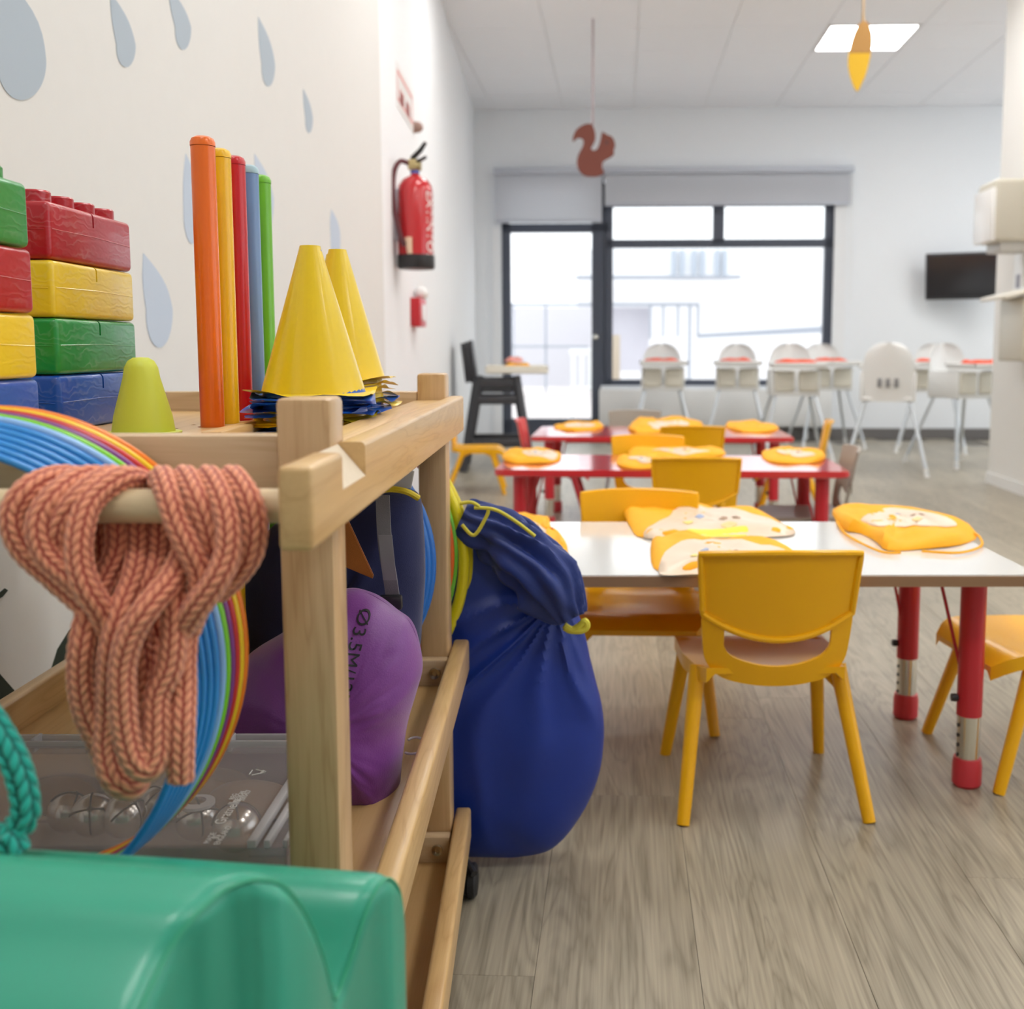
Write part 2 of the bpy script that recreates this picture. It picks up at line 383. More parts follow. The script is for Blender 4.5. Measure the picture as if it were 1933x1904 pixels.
# ceiling: slab, tiles and grid
bm = bmesh.new(); rbox(bm, -1.7, 5.2, -3.2, D+.25, CZ+.008, CZ+.12)
ceil = tag(obj('ceiling', bm, plastic('ceiling_joint', (.84, .84, .85), .9)), kind='structure')
TS = .655; lp = atZ(1633, 72, CZ); lr = room(lp); li = lj = 0
bm = bmesh.new(); bx(bm, -TS/2+.0035, TS/2-.0035, -TS/2+.0035, TS/2-.0035, 0, .018, .0015, 1)
tme = bpy.data.meshes.new('ceiling_tile'); bm.to_mesh(tme); bm.free(); tme.materials.append(CEIL)
lights = {(0, 0)} | {(a, b) for a in (-3, 0, 3) for b in (3, 6, 9, 12)} | {(3, 0), (4, 1)}  # one visible panel; all the others are unseen, added to brighten the room
for i in range(-5, 6):
    for j in range(-4, 17):
        s = lr.x + i*TS; d = lr.y - j*TS
        if s > 5.0 or s < -1.75 or (i, j) in lights or d < -3 or d > D+.2: continue
        if d > 1 and s < -1.6 + .05*(9-d): continue
        o = bpy.data.objects.new('ceiling_tile', tme); COL.objects.link(o); o.parent = ceil
        o.rotation_euler = (0, 0, -RA)
        if d > D-TS/2: w_ = D-(d-TS/2); d = D-w_/2; o.scale = (1, w_/TS*.98, 1)
        o.location = rw(s, d, CZ) - ceil.location
LEDS = emis('led_panel_glow', (1, .985, .96), 11)
fl = None
for n_, (i, j) in enumerate(sorted(lights, key=lambda q: q != (0, 0))):
    s = lr.x + i*TS; d = lr.y - j*TS
    if s > 4.8 or s < -1.2 or d > D-.4: continue
    t = thing('ceiling_light', rw(s, d, CZ), 'square glowing panel light in the tiled ceiling beside the hanging leaf' if (i, j) == (li, lj) else 'square ceiling panel light added out of view to brighten the room', 'ceiling light', -RA, 'ceiling panel lights')
    bm = bmesh.new(); h_ = TS/2-.01
    for a in ((-h_, h_, -h_, -h_+.02), (-h_, h_, h_-.02, h_), (-h_, -h_+.02, -h_, h_), (h_-.02, h_, -h_, h_)): bx(bm, *a, -.004, .012)
    obj('frame', bm, WHITE, t, world=False)
    bm = bmesh.new(); bx(bm, -h_+.02, h_-.02, -h_+.02, h_-.02, .001, .008); obj('diffuser', bm, LEDS, t, world=False)

# window_1 and door_1 in the far wall
def fbar(bm, x0, y0, x1, y1, d0=D+.06, d1=D+.13):
    a = atD(x0, y0, D+.06); b_ = atD(x1, y1, D+.06); rbox(bm, a.x, b_.x, d0, d1, b_.z, a.z)
bm = bmesh.new()
for q in ((1140, 345, 1156, 732), (1560, 345, 1574, 732), (1145, 716, 1574, 731), (1145, 345, 1574, 388), (1145, 452, 1574, 466), (1347, 345, 1367, 460)): fbar(bm, *q)
win = tag(obj('window_1', bm, DARK), kind='structure')
for q in ((1156, 388, 1347, 452), (1367, 388, 1560, 452), (1156, 466, 1560, 716)):
    bm = bmesh.new(); fbar(bm, *q, D+.09, D+.096); obj('pane', bm, GL, win)
bm = bmesh.new()
for q in ((1117, 345, 1142, 832), (947, 422, 1150, 438), (947, 422, 966, 832), (947, 790, 1130, 830), (947, 335, 1140, 350), (947, 335, 960, 430)): fbar(bm, *q)
door = tag(obj('door_1', bm, DARK), kind='structure')
bm = bmesh.new(); fbar(bm, 966, 438, 1117, 790, D+.09, D+.096); obj('pane', bm, GL, door)
bm = bmesh.new(); fbar(bm, 960, 350, 1117, 424, D+.09, D+.096); obj('pane', bm, GL, door)
bm = bmesh.new(); p = atD(1125, 636, D+.06); bmesh.ops.create_uvsphere(bm, u_segments=12, v_segments=8, radius=.03, matrix=Matrix.Translation(rw(p.x, D+.04, p.z))); obj('door_knob', bm, CHROME, door)
# white reveal strips at both sides of the openings
bm = bmesh.new(); fbar(bm, 930, 430, 947, 832, D-.02, D+.02); tag(obj('trim_1', bm, WALL_W), kind='structure')
bm = bmesh.new(); fbar(bm, 1574, 388, 1588, 732, D-.02, D+.02); tag(obj('trim_2', bm, WALL_W), kind='structure')
# roller blinds
def blind_mat():
    m, nt, b = new_mat('blind_fabric'); tl = nt.nodes.new('ShaderNodeBsdfTranslucent'); mx = nt.nodes.new('ShaderNodeMixShader')
    tl.inputs[0].default_value = (.62, .65, .70, 1); b.inputs['Base Color'].default_value = (.60, .62, .67, 1); b.inputs['Roughness'].default_value = .8
    mx.inputs[0].default_value = .22; nt.links.new(b.outputs[0], mx.inputs[1]); nt.links.new(tl.outputs[0], mx.inputs[2]); nt.links.new(mx.outputs[0], nt.nodes['Material Output'].inputs[0]); return m
BL = blind_mat(); BLC = plastic('blind_cassette', (.52, .55, .62), .5)
def blind(x0, x1, yt, yb, label):
    a, b_ = atD(x0, yt, D-.08), atD(x1, yb, D-.08)
    t = thing('roller_blind', rw((a.x+b_.x)/2, D-.08, b_.z), label, 'blind', 0, 'roller blinds over the far glazing')
    rboxo('cassette', (a.x, D-.12, a.z-.055), (b_.x, D-.002, a.z), BLC, t, .01)
    obj('fabric', ([rw(q, D-.07, z_) for q, z_ in ((a.x+.01, b_.z), (b_.x-.01, b_.z), (b_.x-.01, a.z-.03), (a.x+.01, a.z-.03))], [(0, 1, 2, 3)]), BL, t)
    rboxo('bottom_bar', (a.x+.01, D-.08, b_.z-.01), (b_.x-.01, D-.06, b_.z+.015), BLC, t, .004)
    return t
blind(932, 1138, 318, 418, 'pale grey roller blind pulled lower over the glass door'); b2 = blind(1140, 1610, 317, 384, 'wide pale grey roller blind over the large window')
bm = bmesh.new(); p = atD(1606, 330, D-.09); q = atD(1607, 575, D-.09)
tube(bm, [rw(p.x, D-.09, p.z), rw(p.x+.005, D-.09, q.z+.05), rw(p.x+.015, D-.09, q.z), rw(p.x+.03, D-.09, q.z+.05), rw(p.x+.02, D-.09, p.z)], .003, 6); obj('pull_cord', bm, WHITE, b2)
# low white radiator below the window
a = atD(1131, 734, D-.1)
t = thing('radiator', rw(a.x+.9, D-.06, .12), 'long low white radiator below the large window', 'radiator')
rboxo('front_panel', (a.x, D-.11, .12), (a.x+2.2, D-.085, a.z), WHITE, t, .012)
rboxo('body', (a.x+.02, D-.085, .14), (a.x+2.18, D-.02, a.z-.015), WHITE, t)
rboxo('top_grille', (a.x+.01, D-.09, a.z-.014), (a.x+2.19, D-.015, a.z-.004), plastic('grille_grey', (.6, .62, .64), .5), t)
for q in (.25, 1.95): rboxo('bracket', (a.x+q, D-.05, 0), (a.x+q+.04, D-.02, .15), WHITE, t)

# ================================================================== OUTSIDE
bm = bmesh.new(); rbox(bm, -12, 20, D+.25, D+30, -.12, -.05); tag(obj('ground_outside', bm, plastic('pale_pavement', (.66, .60, .58), .9)), kind='structure')
OW = plastic('outside_white_render', (.85, .85, .86), .8); OG = plastic('outside_grey', (.34, .37, .43), .6); OGL = plastic('outside_window', (.42, .47, .54), .4)
def oquad(bm, x0, y0, x1, y1, d, th=.1):
    a, b_ = atD(x0, y0, d), atD(x1, y1, d); rbox(bm, a.x, b_.x, d, d+th, b_.z, a.z)
DB = D+14
t = thing('neighbouring_building', rw(1.5, DB, -.05), 'white rendered building across the street with banks of windows', 'building')
bm = bmesh.new(); oquad(bm, 1090, 470, 1700, 800, DB, 4); obj('wall', bm, OW, t)
bm = bmesh.new(); oquad(bm, 1085, 520, 1400, 524, DB-.8, .5); obj('ledge', bm, OG, t)
for i, x in enumerate((1268, 1284, 1306, 1322, 1350, 1364)):
    bm = bmesh.new(); oquad(bm, x, 472, x+8, 522, DB-.1, .1); obj('window', bm, OGL, t)
DC = D+9
t = thing('glazed_canopy', rw(.5, DC, -.05), 'grey framed canopy structure with panes beyond the glass door', 'canopy')
bm = bmesh.new(); oquad(bm, 930, 572, 1320, 577, DC, .2); obj('beam', bm, OG, t)
bm = bmesh.new(); oquad(bm, 930, 652, 1110, 656, DC, .1); obj('beam', bm, OG, t)
for x, y1 in ((966, 800), (1028, 740), (1226, 640), (1250, 636), (1278, 636), (1300, 720), (1316, 636)):
    bm = bmesh.new(); oquad(bm, x, 575, x+4, y1, DC, .1); obj('post', bm, OG, t)
bm = bmesh.new(); oquad(bm, 1150, 580, 1225, 700, DC+.3, .1); obj('screen', bm, plastic('outside_lilac_panel', (.55, .54, .60), .6), t)
bm = bmesh.new(); oquad(bm, 968, 580, 1115, 730, DC+1.5, .1); obj('screen', bm, plastic('outside_pale_panel', (.62, .61, .65), .6), t)
bm = bmesh.new(); a, b_ = atD(1318, 630, DC), atD(1600, 612, DC); c_, e_ = atD(1600, 626, DC), atD(1318, 638, DC)
prism(bm, [rw(*v) for v in (a, b_, c_, e_)], AX, .3); obj('sloping_beam', bm, OG, t)
bm = bmesh.new(); oquad(bm, 1148, 632, 1170, 800, D+3, .3); tag(obj('timber_post', bm, plastic('outside_timber', (.60, .50, .38), .7)), 'pale timber post standing outside behind the window', 'post')
# toy playhouse outside the door
t = thing('garden_chair', rw(-.35, D+2.6, -.05), 'white plastic garden chair outside the glass door', 'chair')
for dx in (-.22, .22):
    for dy in (-.2, .2):
        bm = bmesh.new(); tube(bm, [(dx*1.1, dy*1.1, 0), (dx, dy, .42)], .022, 8); obj('leg', bm, WHITE, t, world=False)
bm = bmesh.new(); bx(bm, -.25, .25, -.24, .24, .40, .44, .015); obj('seat', bm, WHITE, t, world=False)
for k in range(5):
    bm = bmesh.new(); bx(bm, -.24+k*.105, -.18+k*.105, .2, .23, .44, .85, .008); obj('slat', bm, WHITE, t, world=False)
bm = bmesh.new(); bx(bm, -.26, .26, .19, .24, .82, .9, .015); obj('top_rail', bm, WHITE, t, world=False)

# ================================================================== LEFT WALLS: mural, extinguisher, sign
DROP = plastic('pale_blue_mural_paint', 'AAB6C1', .8); DROP2 = plastic('bluish_mural_paint', 'BAC6D6', .8); LEAF = plastic('dark_green_mural_paint', (.012, .022, .01), .8)
def teardrop(tip, c, rx, yb):
    tip, c = Vector(tip), Vector(c); pts = []
    n = 28
    for k in range(n):
        a = -pi*.03 + (pi*1.06)*k/(n-1)
        pts.append((c.x+rx*cos(a), c.y+(yb-c.y)*sin(a)))
    L_ = []
    for k in range(1, 7):
        u = k/7; L_.append((pts[-1][0]*(1-u)+tip.x*u - rx*.25*sin(pi*u)*.6, pts[-1][1]*(1-u)+tip.y*u))
    R_ = []
    for k in range(1, 7):
        u = k/7; R_.append((tip.x*(1-u)+pts[0][0]*u + rx*.45*sin(pi*u), tip.y*(1-u)+pts[0][1]*u))
    return pts + L_ + [tuple(tip)] + R_
def paint(px, mat, name='raindrop'):
    bm = bmesh.new(); prism(bm, [onwall(x, y, .0) for x, y in px], -NWn, .0012); return obj(name, bm, mat, wl)
for k, q in enumerate((((4, -50), (40, 118), 46, 189), ((207, -15), (237, 88), 18, 127), ((317, -25), (345, 55), 15, 94), ((487, 32), (506, 125), 12.5, 163), ((572, 168), (583, 225), 7, 251),
          ((270, 478), (300, 590), 25, 656), ((350, 290), (362, 400), 16, 460), ((480, 290), (502, 380), 14, 440), ((625, 395), (633, 450), 9, 490))):
    paint(teardrop(*q), DROP if k < 5 else DROP2)
for pxs in ([(92, 1276), (108, 1225), (130, 1190), (158, 1162), (200, 1150), (215, 1220), (190, 1290), (160, 1272), (140, 1262), (115, 1264)],
            [(-60, 1230), (-10, 1262), (28, 1305), (0, 1330), (-50, 1370)], [(86, 1085), (104, 1092), (106, 1112), (96, 1118), (88, 1106)], [(-12, 1128), (8, 1110), (14, 1114), (4, 1126), (-10, 1134)],
            [(230, 1100), (260, 1130), (250, 1190), (215, 1160)]):
    paint(pxs, LEAF, 'painted_leaf')
paint([(38, 1035), (58, 1045), (60, 1062), (48, 1066), (39, 1055)], plastic('sage_mural_paint', (.12, .16, .11), .8), 'painted_leaf')
# fire extinguisher
ext_c = onwall2(752, 508, .10); ex_t = 4.75
c = atY(786, 508, ex_t); zb = c.z; zt_ = atY(786, 330, ex_t).z; R0 = .078
t = thing('fire_extinguisher', (c.x, ex_t, zb), 'red fire extinguisher with black base hung on the left wall', 'fire extinguisher')
ERED = plastic('extinguisher_red', (.50, .015, .02), .2, .4); hb = zt_-zb
bm = bmesh.new(); lathe(bm, [(0, .04), (R0, .04), (R0, hb*.80), (R0*.93, hb*.88), (R0*.7, hb*.95), (R0*.3, hb*.99), (.018, hb), (.018, hb+.03), (0, hb+.03)], seg=32); obj('cylinder_body', bm, ERED, t, world=False)
bm = bmesh.new(); lathe(bm, [(0, 0), (R0*.98, 0), (R0*1.05, .01), (R0*1.05, .06), (R0*.9, .061), (0, .061)]); obj('base_ring', bm, BLACK, t, world=False)
bm = bmesh.new(); bx(bm, -.028, .028, -.024, .024, hb+.02, hb+.065, .006); obj('valve', bm, plastic('brass', (.5, .4, .2), .35, metal=1), t, world=False)
bm = bmesh.new(); tube(bm, [(-.01, 0, hb+.07), (.03, -.03, hb+.10), (.055, -.06, hb+.125)], [.012, .011, .008], 8); tube(bm, [(-.01, 0, hb+.05), (.035, -.035, hb+.06), (.055, -.06, hb+.065)], .008, 8); obj('lever', bm, BLACK, t, world=False)
bm = bmesh.new(); tube(bm, catmull([(-.02, -.01, hb+.045), (-.06, -.04, hb+.05), (-.085, -.06, hb-.02), (-.08, -.075, hb-.15), (-.045, -.085, hb-.3), (-.02, -.088, .12)], 8), .0105, 10); h0 = obj('hose', bm, plastic('hose_dark', (.10, .015, .02), .5), t, world=False)
bm = bmesh.new(); tube(bm, [(-.02, -.088, .13), (-.015, -.088, .06)], [.016, .011], 10); obj('nozzle', bm, plastic('nozzle_cream', (.7, .5, .35), .5), t, world=False)
bm = bmesh.new(); lathe(bm, [(.013, hb+.005), (.02, hb+.005), (.02, hb+.018), (.013, hb+.018)]); obj('collar', bm, plastic('gauge_blue', (.08, .12, .4), .4), t, world=False)
bm = bmesh.new(); bx(bm, -R0-.035, -R0+.01, -.03, .03, .12, hb*.85, .003); obj('wall_bracket', bm, plastic('bracket_grey', (.45, .45, .5), .4), t, world=False)
WP = plastic('white_print', (.85, .82, .80), .6)
for k, (tx, a, sz) in enumerate((('EXTINTOR', -.55, .062), ('POLVO ABC', -.22, .045))):
    tb = text_mesh(tx, sz, 0)
    for v in tb.verts:
        w, hgt = v.co.x, v.co.y; an = a + hgt/R0*1.0
        v.co = Vector(((R0+.0012)*cos(an), (R0+.0012)*sin(an), hb*.45 - w*1.0))
    obj('lettering', tb, WP, t, world=False, ang=180)
# sign
sg = plastic('sign_white', (.78, .76, .75), .5); SR = plastic('sign_faded_red', (.72, .30, .28), .6)
a_, b_ = onwall2(746, 78, .002), onwall2(779, 245, .002)
def w2(u, z, off=.003):       # point on the rear left wall, u metres along it
    dv = Vector((-(.885-.748), 6.15, 0)).normalized(); p = LWp + dv*u - LWn*off; p.z = z; return p
ua, ub = (a_-LWp).y, (b_-LWp).y
t = thing('safety_sign', w2((ua+ub)/2, 2.0, .002), 'white wall sign with faded red border and columns above the fire extinguisher', 'sign')
z1_, z0_ = onwall2(746, 78).z - .08, onwall2(746, 195).z
bm = bmesh.new(); prism(bm, [w2(ua, z0_, 0), w2(ub, z0_, 0), w2(ub, z1_, 0), w2(ua, z1_, 0)], -LWn, .003); obj('plate', bm, sg, t)
bm = bmesh.new()
for q in ((ua+.02, ua+.035, z0_+.03, z1_-.03), (ub-.035, ub-.02, z0_+.03, z1_-.03), (ua+.02, ub-.02, z1_-.045, z1_-.03), (ua+.02, ub-.02, z0_+.03, z0_+.045)):
    prism(bm, [w2(q[0], q[2], .003), w2(q[1], q[2], .003), w2(q[1], q[3], .003), w2(q[0], q[3], .003)], -LWn, .001)
obj('border', bm, SR, t)
bm = bmesh.new()
for cidx, u0 in enumerate((ua+.1, ua+.32)):
    for r_ in range(9):
        zz = z1_ - .1 - r_*(z1_-z0_-.16)/9
        prism(bm, [w2(u0, zz-.035, .003), w2(u0+.14-.03*(r_ % 3), zz-.035, .003), w2(u0+.14-.03*(r_ % 3), zz, .003), w2(u0, zz, .003)], -LWn, .001)
obj('print', bm, SR, t)
# small items on that wall
c = onwall2(780, 590, 0); t = thing('alarm_call_point', (c.x, c.y, c.z-.07), 'small red alarm box under the fire extinguisher', 'alarm box')
cc = c.copy(); bm = bmesh.new(); bx(bm, 0, .05, -.11, .11, -.07, .07, .006, M=Matrix.Translation(c)); obj('housing', bm, plastic('alarm_red', (.55, .02, .03), .35), t)
bm = bmesh.new(); bmesh.ops.create_uvsphere(bm, u_segments=14, v_segments=8, radius=.035, matrix=Matrix.Translation(c+Vector((.035, .05, .10)))); obj('beacon', bm, WHITE, t)
bm = bmesh.new(); bx(bm, .048, .056, -.05, .05, -.04, .04, .003, M=Matrix.Translation(c)); obj('button_plate', bm, WHITE, t)
c = onwall2(781, 240, 0); bm = bmesh.new(); lathe(bm, [(0, 0), (.03, 0), (.026, .03), (.012, .045), (0, .045)], seg=20, M=Matrix.Translation(c) @ Matrix.Rotation(pi/2, 4, 'Y')); tag(obj('wall_sensor', bm, plastic('sensor_brown', (.35, .22, .18), .5)), 'tiny brown wall fitting at the foot of the faded sign', 'sensor')

# ================================================================== TROLLEY
tr_loc = P(-.43, 1.15, 0); tr_loc.z = 0
tro = thing('wooden_trolley', tr_loc, 'beech wood trolley with tray top and two lower shelves on castors', 'trolley')
XR0, XR1, XL = -.172, -.151, -.69
def tb(name, x0, x1, t0, t1, z0, z1, mat, bevel=.003, parent=None):
    a, b_ = P(x0, t0, z0), P(x1, t1, z1); return box(name, a, b_, mat, parent or tro, bevel)
for nm, x0, x1 in (('r', -.212, -.172), ('l', -.69, -.65)):
    for t0, t1 in ((.768, .813), (1.49, 1.535)): tb('post', x0, x1, t0, t1, -.765, -.0368, W_Z, .0045)
# top rails with a V notch, reaching forward to carry the dowel
for x0, x1 in ((-.172, -.151), (-.711, -.69)):
    zt, zb_ = -.070, -.121; bm = bmesh.new(); bx(bm, *[v for pr in zip(P(x0, .622, zb_), P(x1, 1.535, zt)) for v in pr], .0038, 4)
    rl = obj('top_rail', bm, W_Y, tro); cb_ = bmesh.new()
    prism(cb_, [P(x0-.0002, .706, zt-.0006), P(x1+.002, .706, zt-.0278), P(x1+.002, .706, zt+.02), P(x0-.0002, .706, zt+.02)], (0, 1, 0), S*.08); carve(rl, cb_)
    bm = bmesh.new(); q = [P(x0+.001, .7065, zt-.0020), P(x1-.0005, .7065, zt-.0253), P(x1-.0005, .7855, zt-.0253), P(x0+.001, .7855, zt-.0020)]; prism(bm, q, (-1 if x0 < -.5 else 1, 0, 1), .0006)
    obj('raw_notch_face', bm, plastic('raw_wood_pale', (.78, .66, .50), .8, 0, .3, 1500, .15), tro)
bm = bmesh.new(); tube(bm, [P(-.70, .66, -.099), P(-.160, .66, -.099)], .0115, 24); obj('dowel', bm, wood('dowel_wood', 'DDC9A2', 'C9B288', 0), tro)
# tray
tb('tray_board', -.65, -.212, .775, .80, -.128, -.064, W_X, .003); tb('tray_board', -.65, -.212, 1.493, 1.513, -.125, -.062, W_X, .003)
tb('tray_board', -.215, -.172, .813, 1.49, -.125, -.074, W_Y, .002); tb('tray_board', -.69, -.66, .813, 1.49, -.125, -.074, W_Y, .002)
# tray floor with the row of stick holes
STX = -.402; ST = [1.2, 1.255, 1.31, 1.365, 1.42]
hole_r = .0165; zf = -.0895
bm = bmesh.new(); outer = [P(-.66, .80, zf), P(-.215, .80, zf), P(-.215, 1.493, zf), P(-.66, 1.493, zf)]
hx0, hx1 = -.435, -.37
def floor_piece(x0, x1, t0, t1):
    bx(bm, *[v for pair in zip(P(x0, t0, zf-.008), P(x1, t1, zf)) for v in pair])
floor_piece(-.66, hx0, .80, 1.493); floor_piece(hx1, -.215, .80, 1.493); floor_piece(hx0, hx1, .80, 1.10); floor_piece(hx0, hx1, 1.48, 1.493)
cells = [1.10, 1.1725] + [(a+b)/2 for a, b in zip(ST, ST[1:])] + [1.4475, 1.48]
floor_piece(hx0, hx1, 1.10, 1.1725); floor_piece(hx0, hx1, 1.4475, 1.48)
for k, tc_ in enumerate(ST):
    t0, t1 = cells[k+1], cells[k+2]; c0 = P((hx0+hx1)/2, tc_, zf)
    for zz in (0, -.008*S):
        sq = []; n = 32; ci = []
        for q in range(n):
            an = 2*pi*q/n; ci.append(bm.verts.new(c0+Vector((hole_r*cos(an), hole_r*sin(an), zz))))
            dx, dy = cos(an), sin(an); hx = S*(hx1-hx0)/2; hy = S*((t1-c0.y/S) if dy > 0 else (c0.y/S-t0))
            kf = min(hx/max(abs(dx), 1e-6), hy/max(abs(dy), 1e-6)); sq.append(bm.verts.new(c0+Vector((dx*kf, dy*kf, zz))))
        for q in range(n): bm.faces.new((ci[q], ci[(q+1) % n], sq[(q+1) % n], sq[q]))
        if zz == 0: top_ = ci
        else:
            for q in range(n): bm.faces.new((top_[q], top_[(q+1) % n], ci[(q+1) % n], ci[q]))
obj('tray_floor', bm, W_SH, tro)
tb('stick_holder', -.34, -.32, .98, 1.48, zf, zf+.012, W_Y, .002)
# lower shelves
for zt, zfl in ((-.4425, -.480), (-.7055, -.745)):
    for x0, x1 in ((-.172, -.149), (-.711, -.69)):
        bm = bmesh.new(); a, b_ = P(x0, .63 if x0 < -.5 else .80, zt-.044), P(x1, 1.56, zt+.006); bx(bm, a.x, b_.x, a.y, b_.y, a.z, b_.z, .005, 3)
        if x0 > -.5:        # the right lower rails run very slightly outward toward the near end
            for v in bm.verts: v.co.x += (.013 if zt > -.6 else .030)*(b_.y-v.co.y)
        obj('shelf_rail', bm, W_Y, tro)
    tb('shelf_end_board', -.65, -.172, 1.47, 1.49, zt-.040, zt, W_X, .003); 
    tb('shelf_panel', -.69, -.158 if zt > -.6 else -.150, .77, 1.49, zfl-.010, zfl, W_SH, .001)
    c = P(-.190, 1.469, (zt*2-.038)/2)
    bm = bmesh.new(); Mx = Matrix.Translation(c) @ Matrix.Rotation(pi/2, 4, 'X')
    lathe(bm, [(0, .001), (.0035, .001), (.0045, .0025), (.008, .0035), (.0085, .002), (.0085, -.003)], seg=20, M=Mx); obj('bolt', bm, plastic('bolt_brass', (.45, .38, .28), .3, metal=1), tro)
for x in (-.185, -.67):
    for t_ in (.80, 1.515):
        c = P(x, t_, -.765); c.z = 0; ca = obj('castor', (lambda b_: (lathe(b_, [(0, .055), (.014, .055), (.014, .072), (0, .072)], c=c), b_)[1])(bmesh.new()), BLACK, tro)
        side = .052 if x > -.4 else -.040
        bm = bmesh.new(); w = Matrix.Translation(c+Vector((side*.6, .02, .027))) @ Matrix.Rotation(pi/2, 4, 'Y')
        lathe(bm, [(0, -.019), (.014, -.019), (.022, -.018), (.027, -.014), (.027, -.004), (.022, -.001), (.022, .001), (.027, .004), (.027, .014), (.022, .018), (.014, .019), (0, .019)], seg=24, M=w); obj('wheel', bm, plastic('rubber_black', (.015, .015, .017), .5), ca)
        bm = bmesh.new(); bx(bm, -.012, .012, -.02, .03, .045, .058, .004, M=Matrix.Translation(c+Vector((side*.4, .01, 0)))); tube(bm, catmull([c+Vector((side*.6-.021, .045, .03)), c+Vector((side*.6-.015, .04, .052)), c+Vector((side*.6, .02, .058)), c+Vector((side*.6+.015, -.005, .05))], 4), .006, 8); obj('wheel_hood', bm, BLACK, ca)

# ================================================================== THINGS ON THE TRAY
ztray = P(0, 0, zf).z
# sticks standing through the holes on the middle shelf
stick_cols = [('orange', (.86, .16, .01)), ('yellow', (.86, .50, .01)), ('red', (.55, .006, .012)), ('slate blue', (.16, .28, .52)), ('green', (.15, .47, .015))]
stick_len = [.2535+.0, .2535, .2535, .2545, .2555]
zmid = P(0, 0, -.480).z
tops = [257, 280, 294, 311, 330]
for k, (cn, cc_) in enumerate(stick_cols):
    c = P(STX+.0*k, ST[k], 0); top = PT(380, tops[k], ST[k]).z
    t = thing('gym_stick', (c.x, c.y, zmid), '%s plastic gym stick standing upright in the trolley tray' % cn, 'stick', 0, 'upright sticks in the tray holes')
    R_ = .0137; m_ = plastic('stick_'+cn.replace(' ', '_'), cc_, .3, .15)
    bm = bmesh.new(); lathe(bm, [(0, 0), (R_, 0), (R_, top-zmid-.012)], seg=32); obj('shaft', bm, m_, t, world=False)
    hh = top-zmid; bm = bmesh.new(); lathe(bm, [(R_*1.03, hh-.0115), (R_*1.03, hh-.007), (R_*.9, hh-.003), (R_*.6, hh-.0006), (0, hh)], seg=32); obj('end_cap', bm, plastic('cap_pale_blue', (.35, .52, .58), .35) if k == 3 else m_, t, world=False)
# toy bricks
def brick_mat(name, col):
    m = plastic(name, col, .3, .15); nt = m.node_tree; b = nt.nodes['Principled BSDF']; L = nt.links
    tc = nt.nodes.new('ShaderNodeTexCoord'); w = nt.nodes.new('ShaderNodeTexWave'); w.wave_type = 'BANDS'; w.bands_direction = 'Z'
    w.inputs['Scale'].default_value = 34; w.inputs['Distortion'].default_value = 14; w.inputs['Detail'].default_value = 2; w.inputs['Detail Scale'].default_value = 1.6
    mp = nt.nodes.new('ShaderNodeMapping'); mp.inputs['Scale'].default_value = (1, .5, 1); L.new(tc.outputs['Object'], mp.inputs[0]); L.new(mp.outputs[0], w.inputs[0])
    n = nt.nodes.new('ShaderNodeTexNoise'); n.inputs['Scale'].default_value = 14; L.new(tc.outputs['Object'], n.inputs[0])
    pw_ = nt.nodes.new('ShaderNodeMath'); pw_.operation = 'POWER'; pw_.inputs[1].default_value = 5; L.new(w.outputs['Fac'], pw_.inputs[0])
    cl = nt.nodes.new('ShaderNodeMapRange'); cl.inputs[1].default_value = .45; cl.inputs[2].default_value = .7; cl.inputs[4].default_value = .13; L.new(n.outputs['Fac'], cl.inputs[0])
    mm = nt.nodes.new('ShaderNodeMath'); mm.operation = 'MULTIPLY'; L.new(pw_.outputs[0], mm.inputs[0]); L.new(cl.outputs[0], mm.inputs[1])
    mx = nt.nodes.new('ShaderNodeMixRGB'); mx.inputs[1].default_value = lin(col); mx.inputs[2].default_value = (.85, .82, .82, 1); L.new(mm.outputs[0], mx.inputs[0]); L.new(mx.outputs[0], b.inputs['Base Color'])
    bp = nt.nodes.new('ShaderNodeBump'); bp.inputs['Strength'].default_value = .3; bp.inputs['Distance'].default_value = .0004; L.new(w.outputs['Fac'], bp.inputs['Height']); L.new(bp.outputs[0], b.inputs['Normal'])
    return m
BR = {'blue': brick_mat('brick_blue', (.01, .08, .42)), 'green': brick_mat('brick_green', (.01, .27, .045)), 'yellow': brick_mat('brick_yellow', (.82, .58, .02)), 'red': brick_mat('brick_red', (.42, .006, .015))}
PITCHB = .0605*S
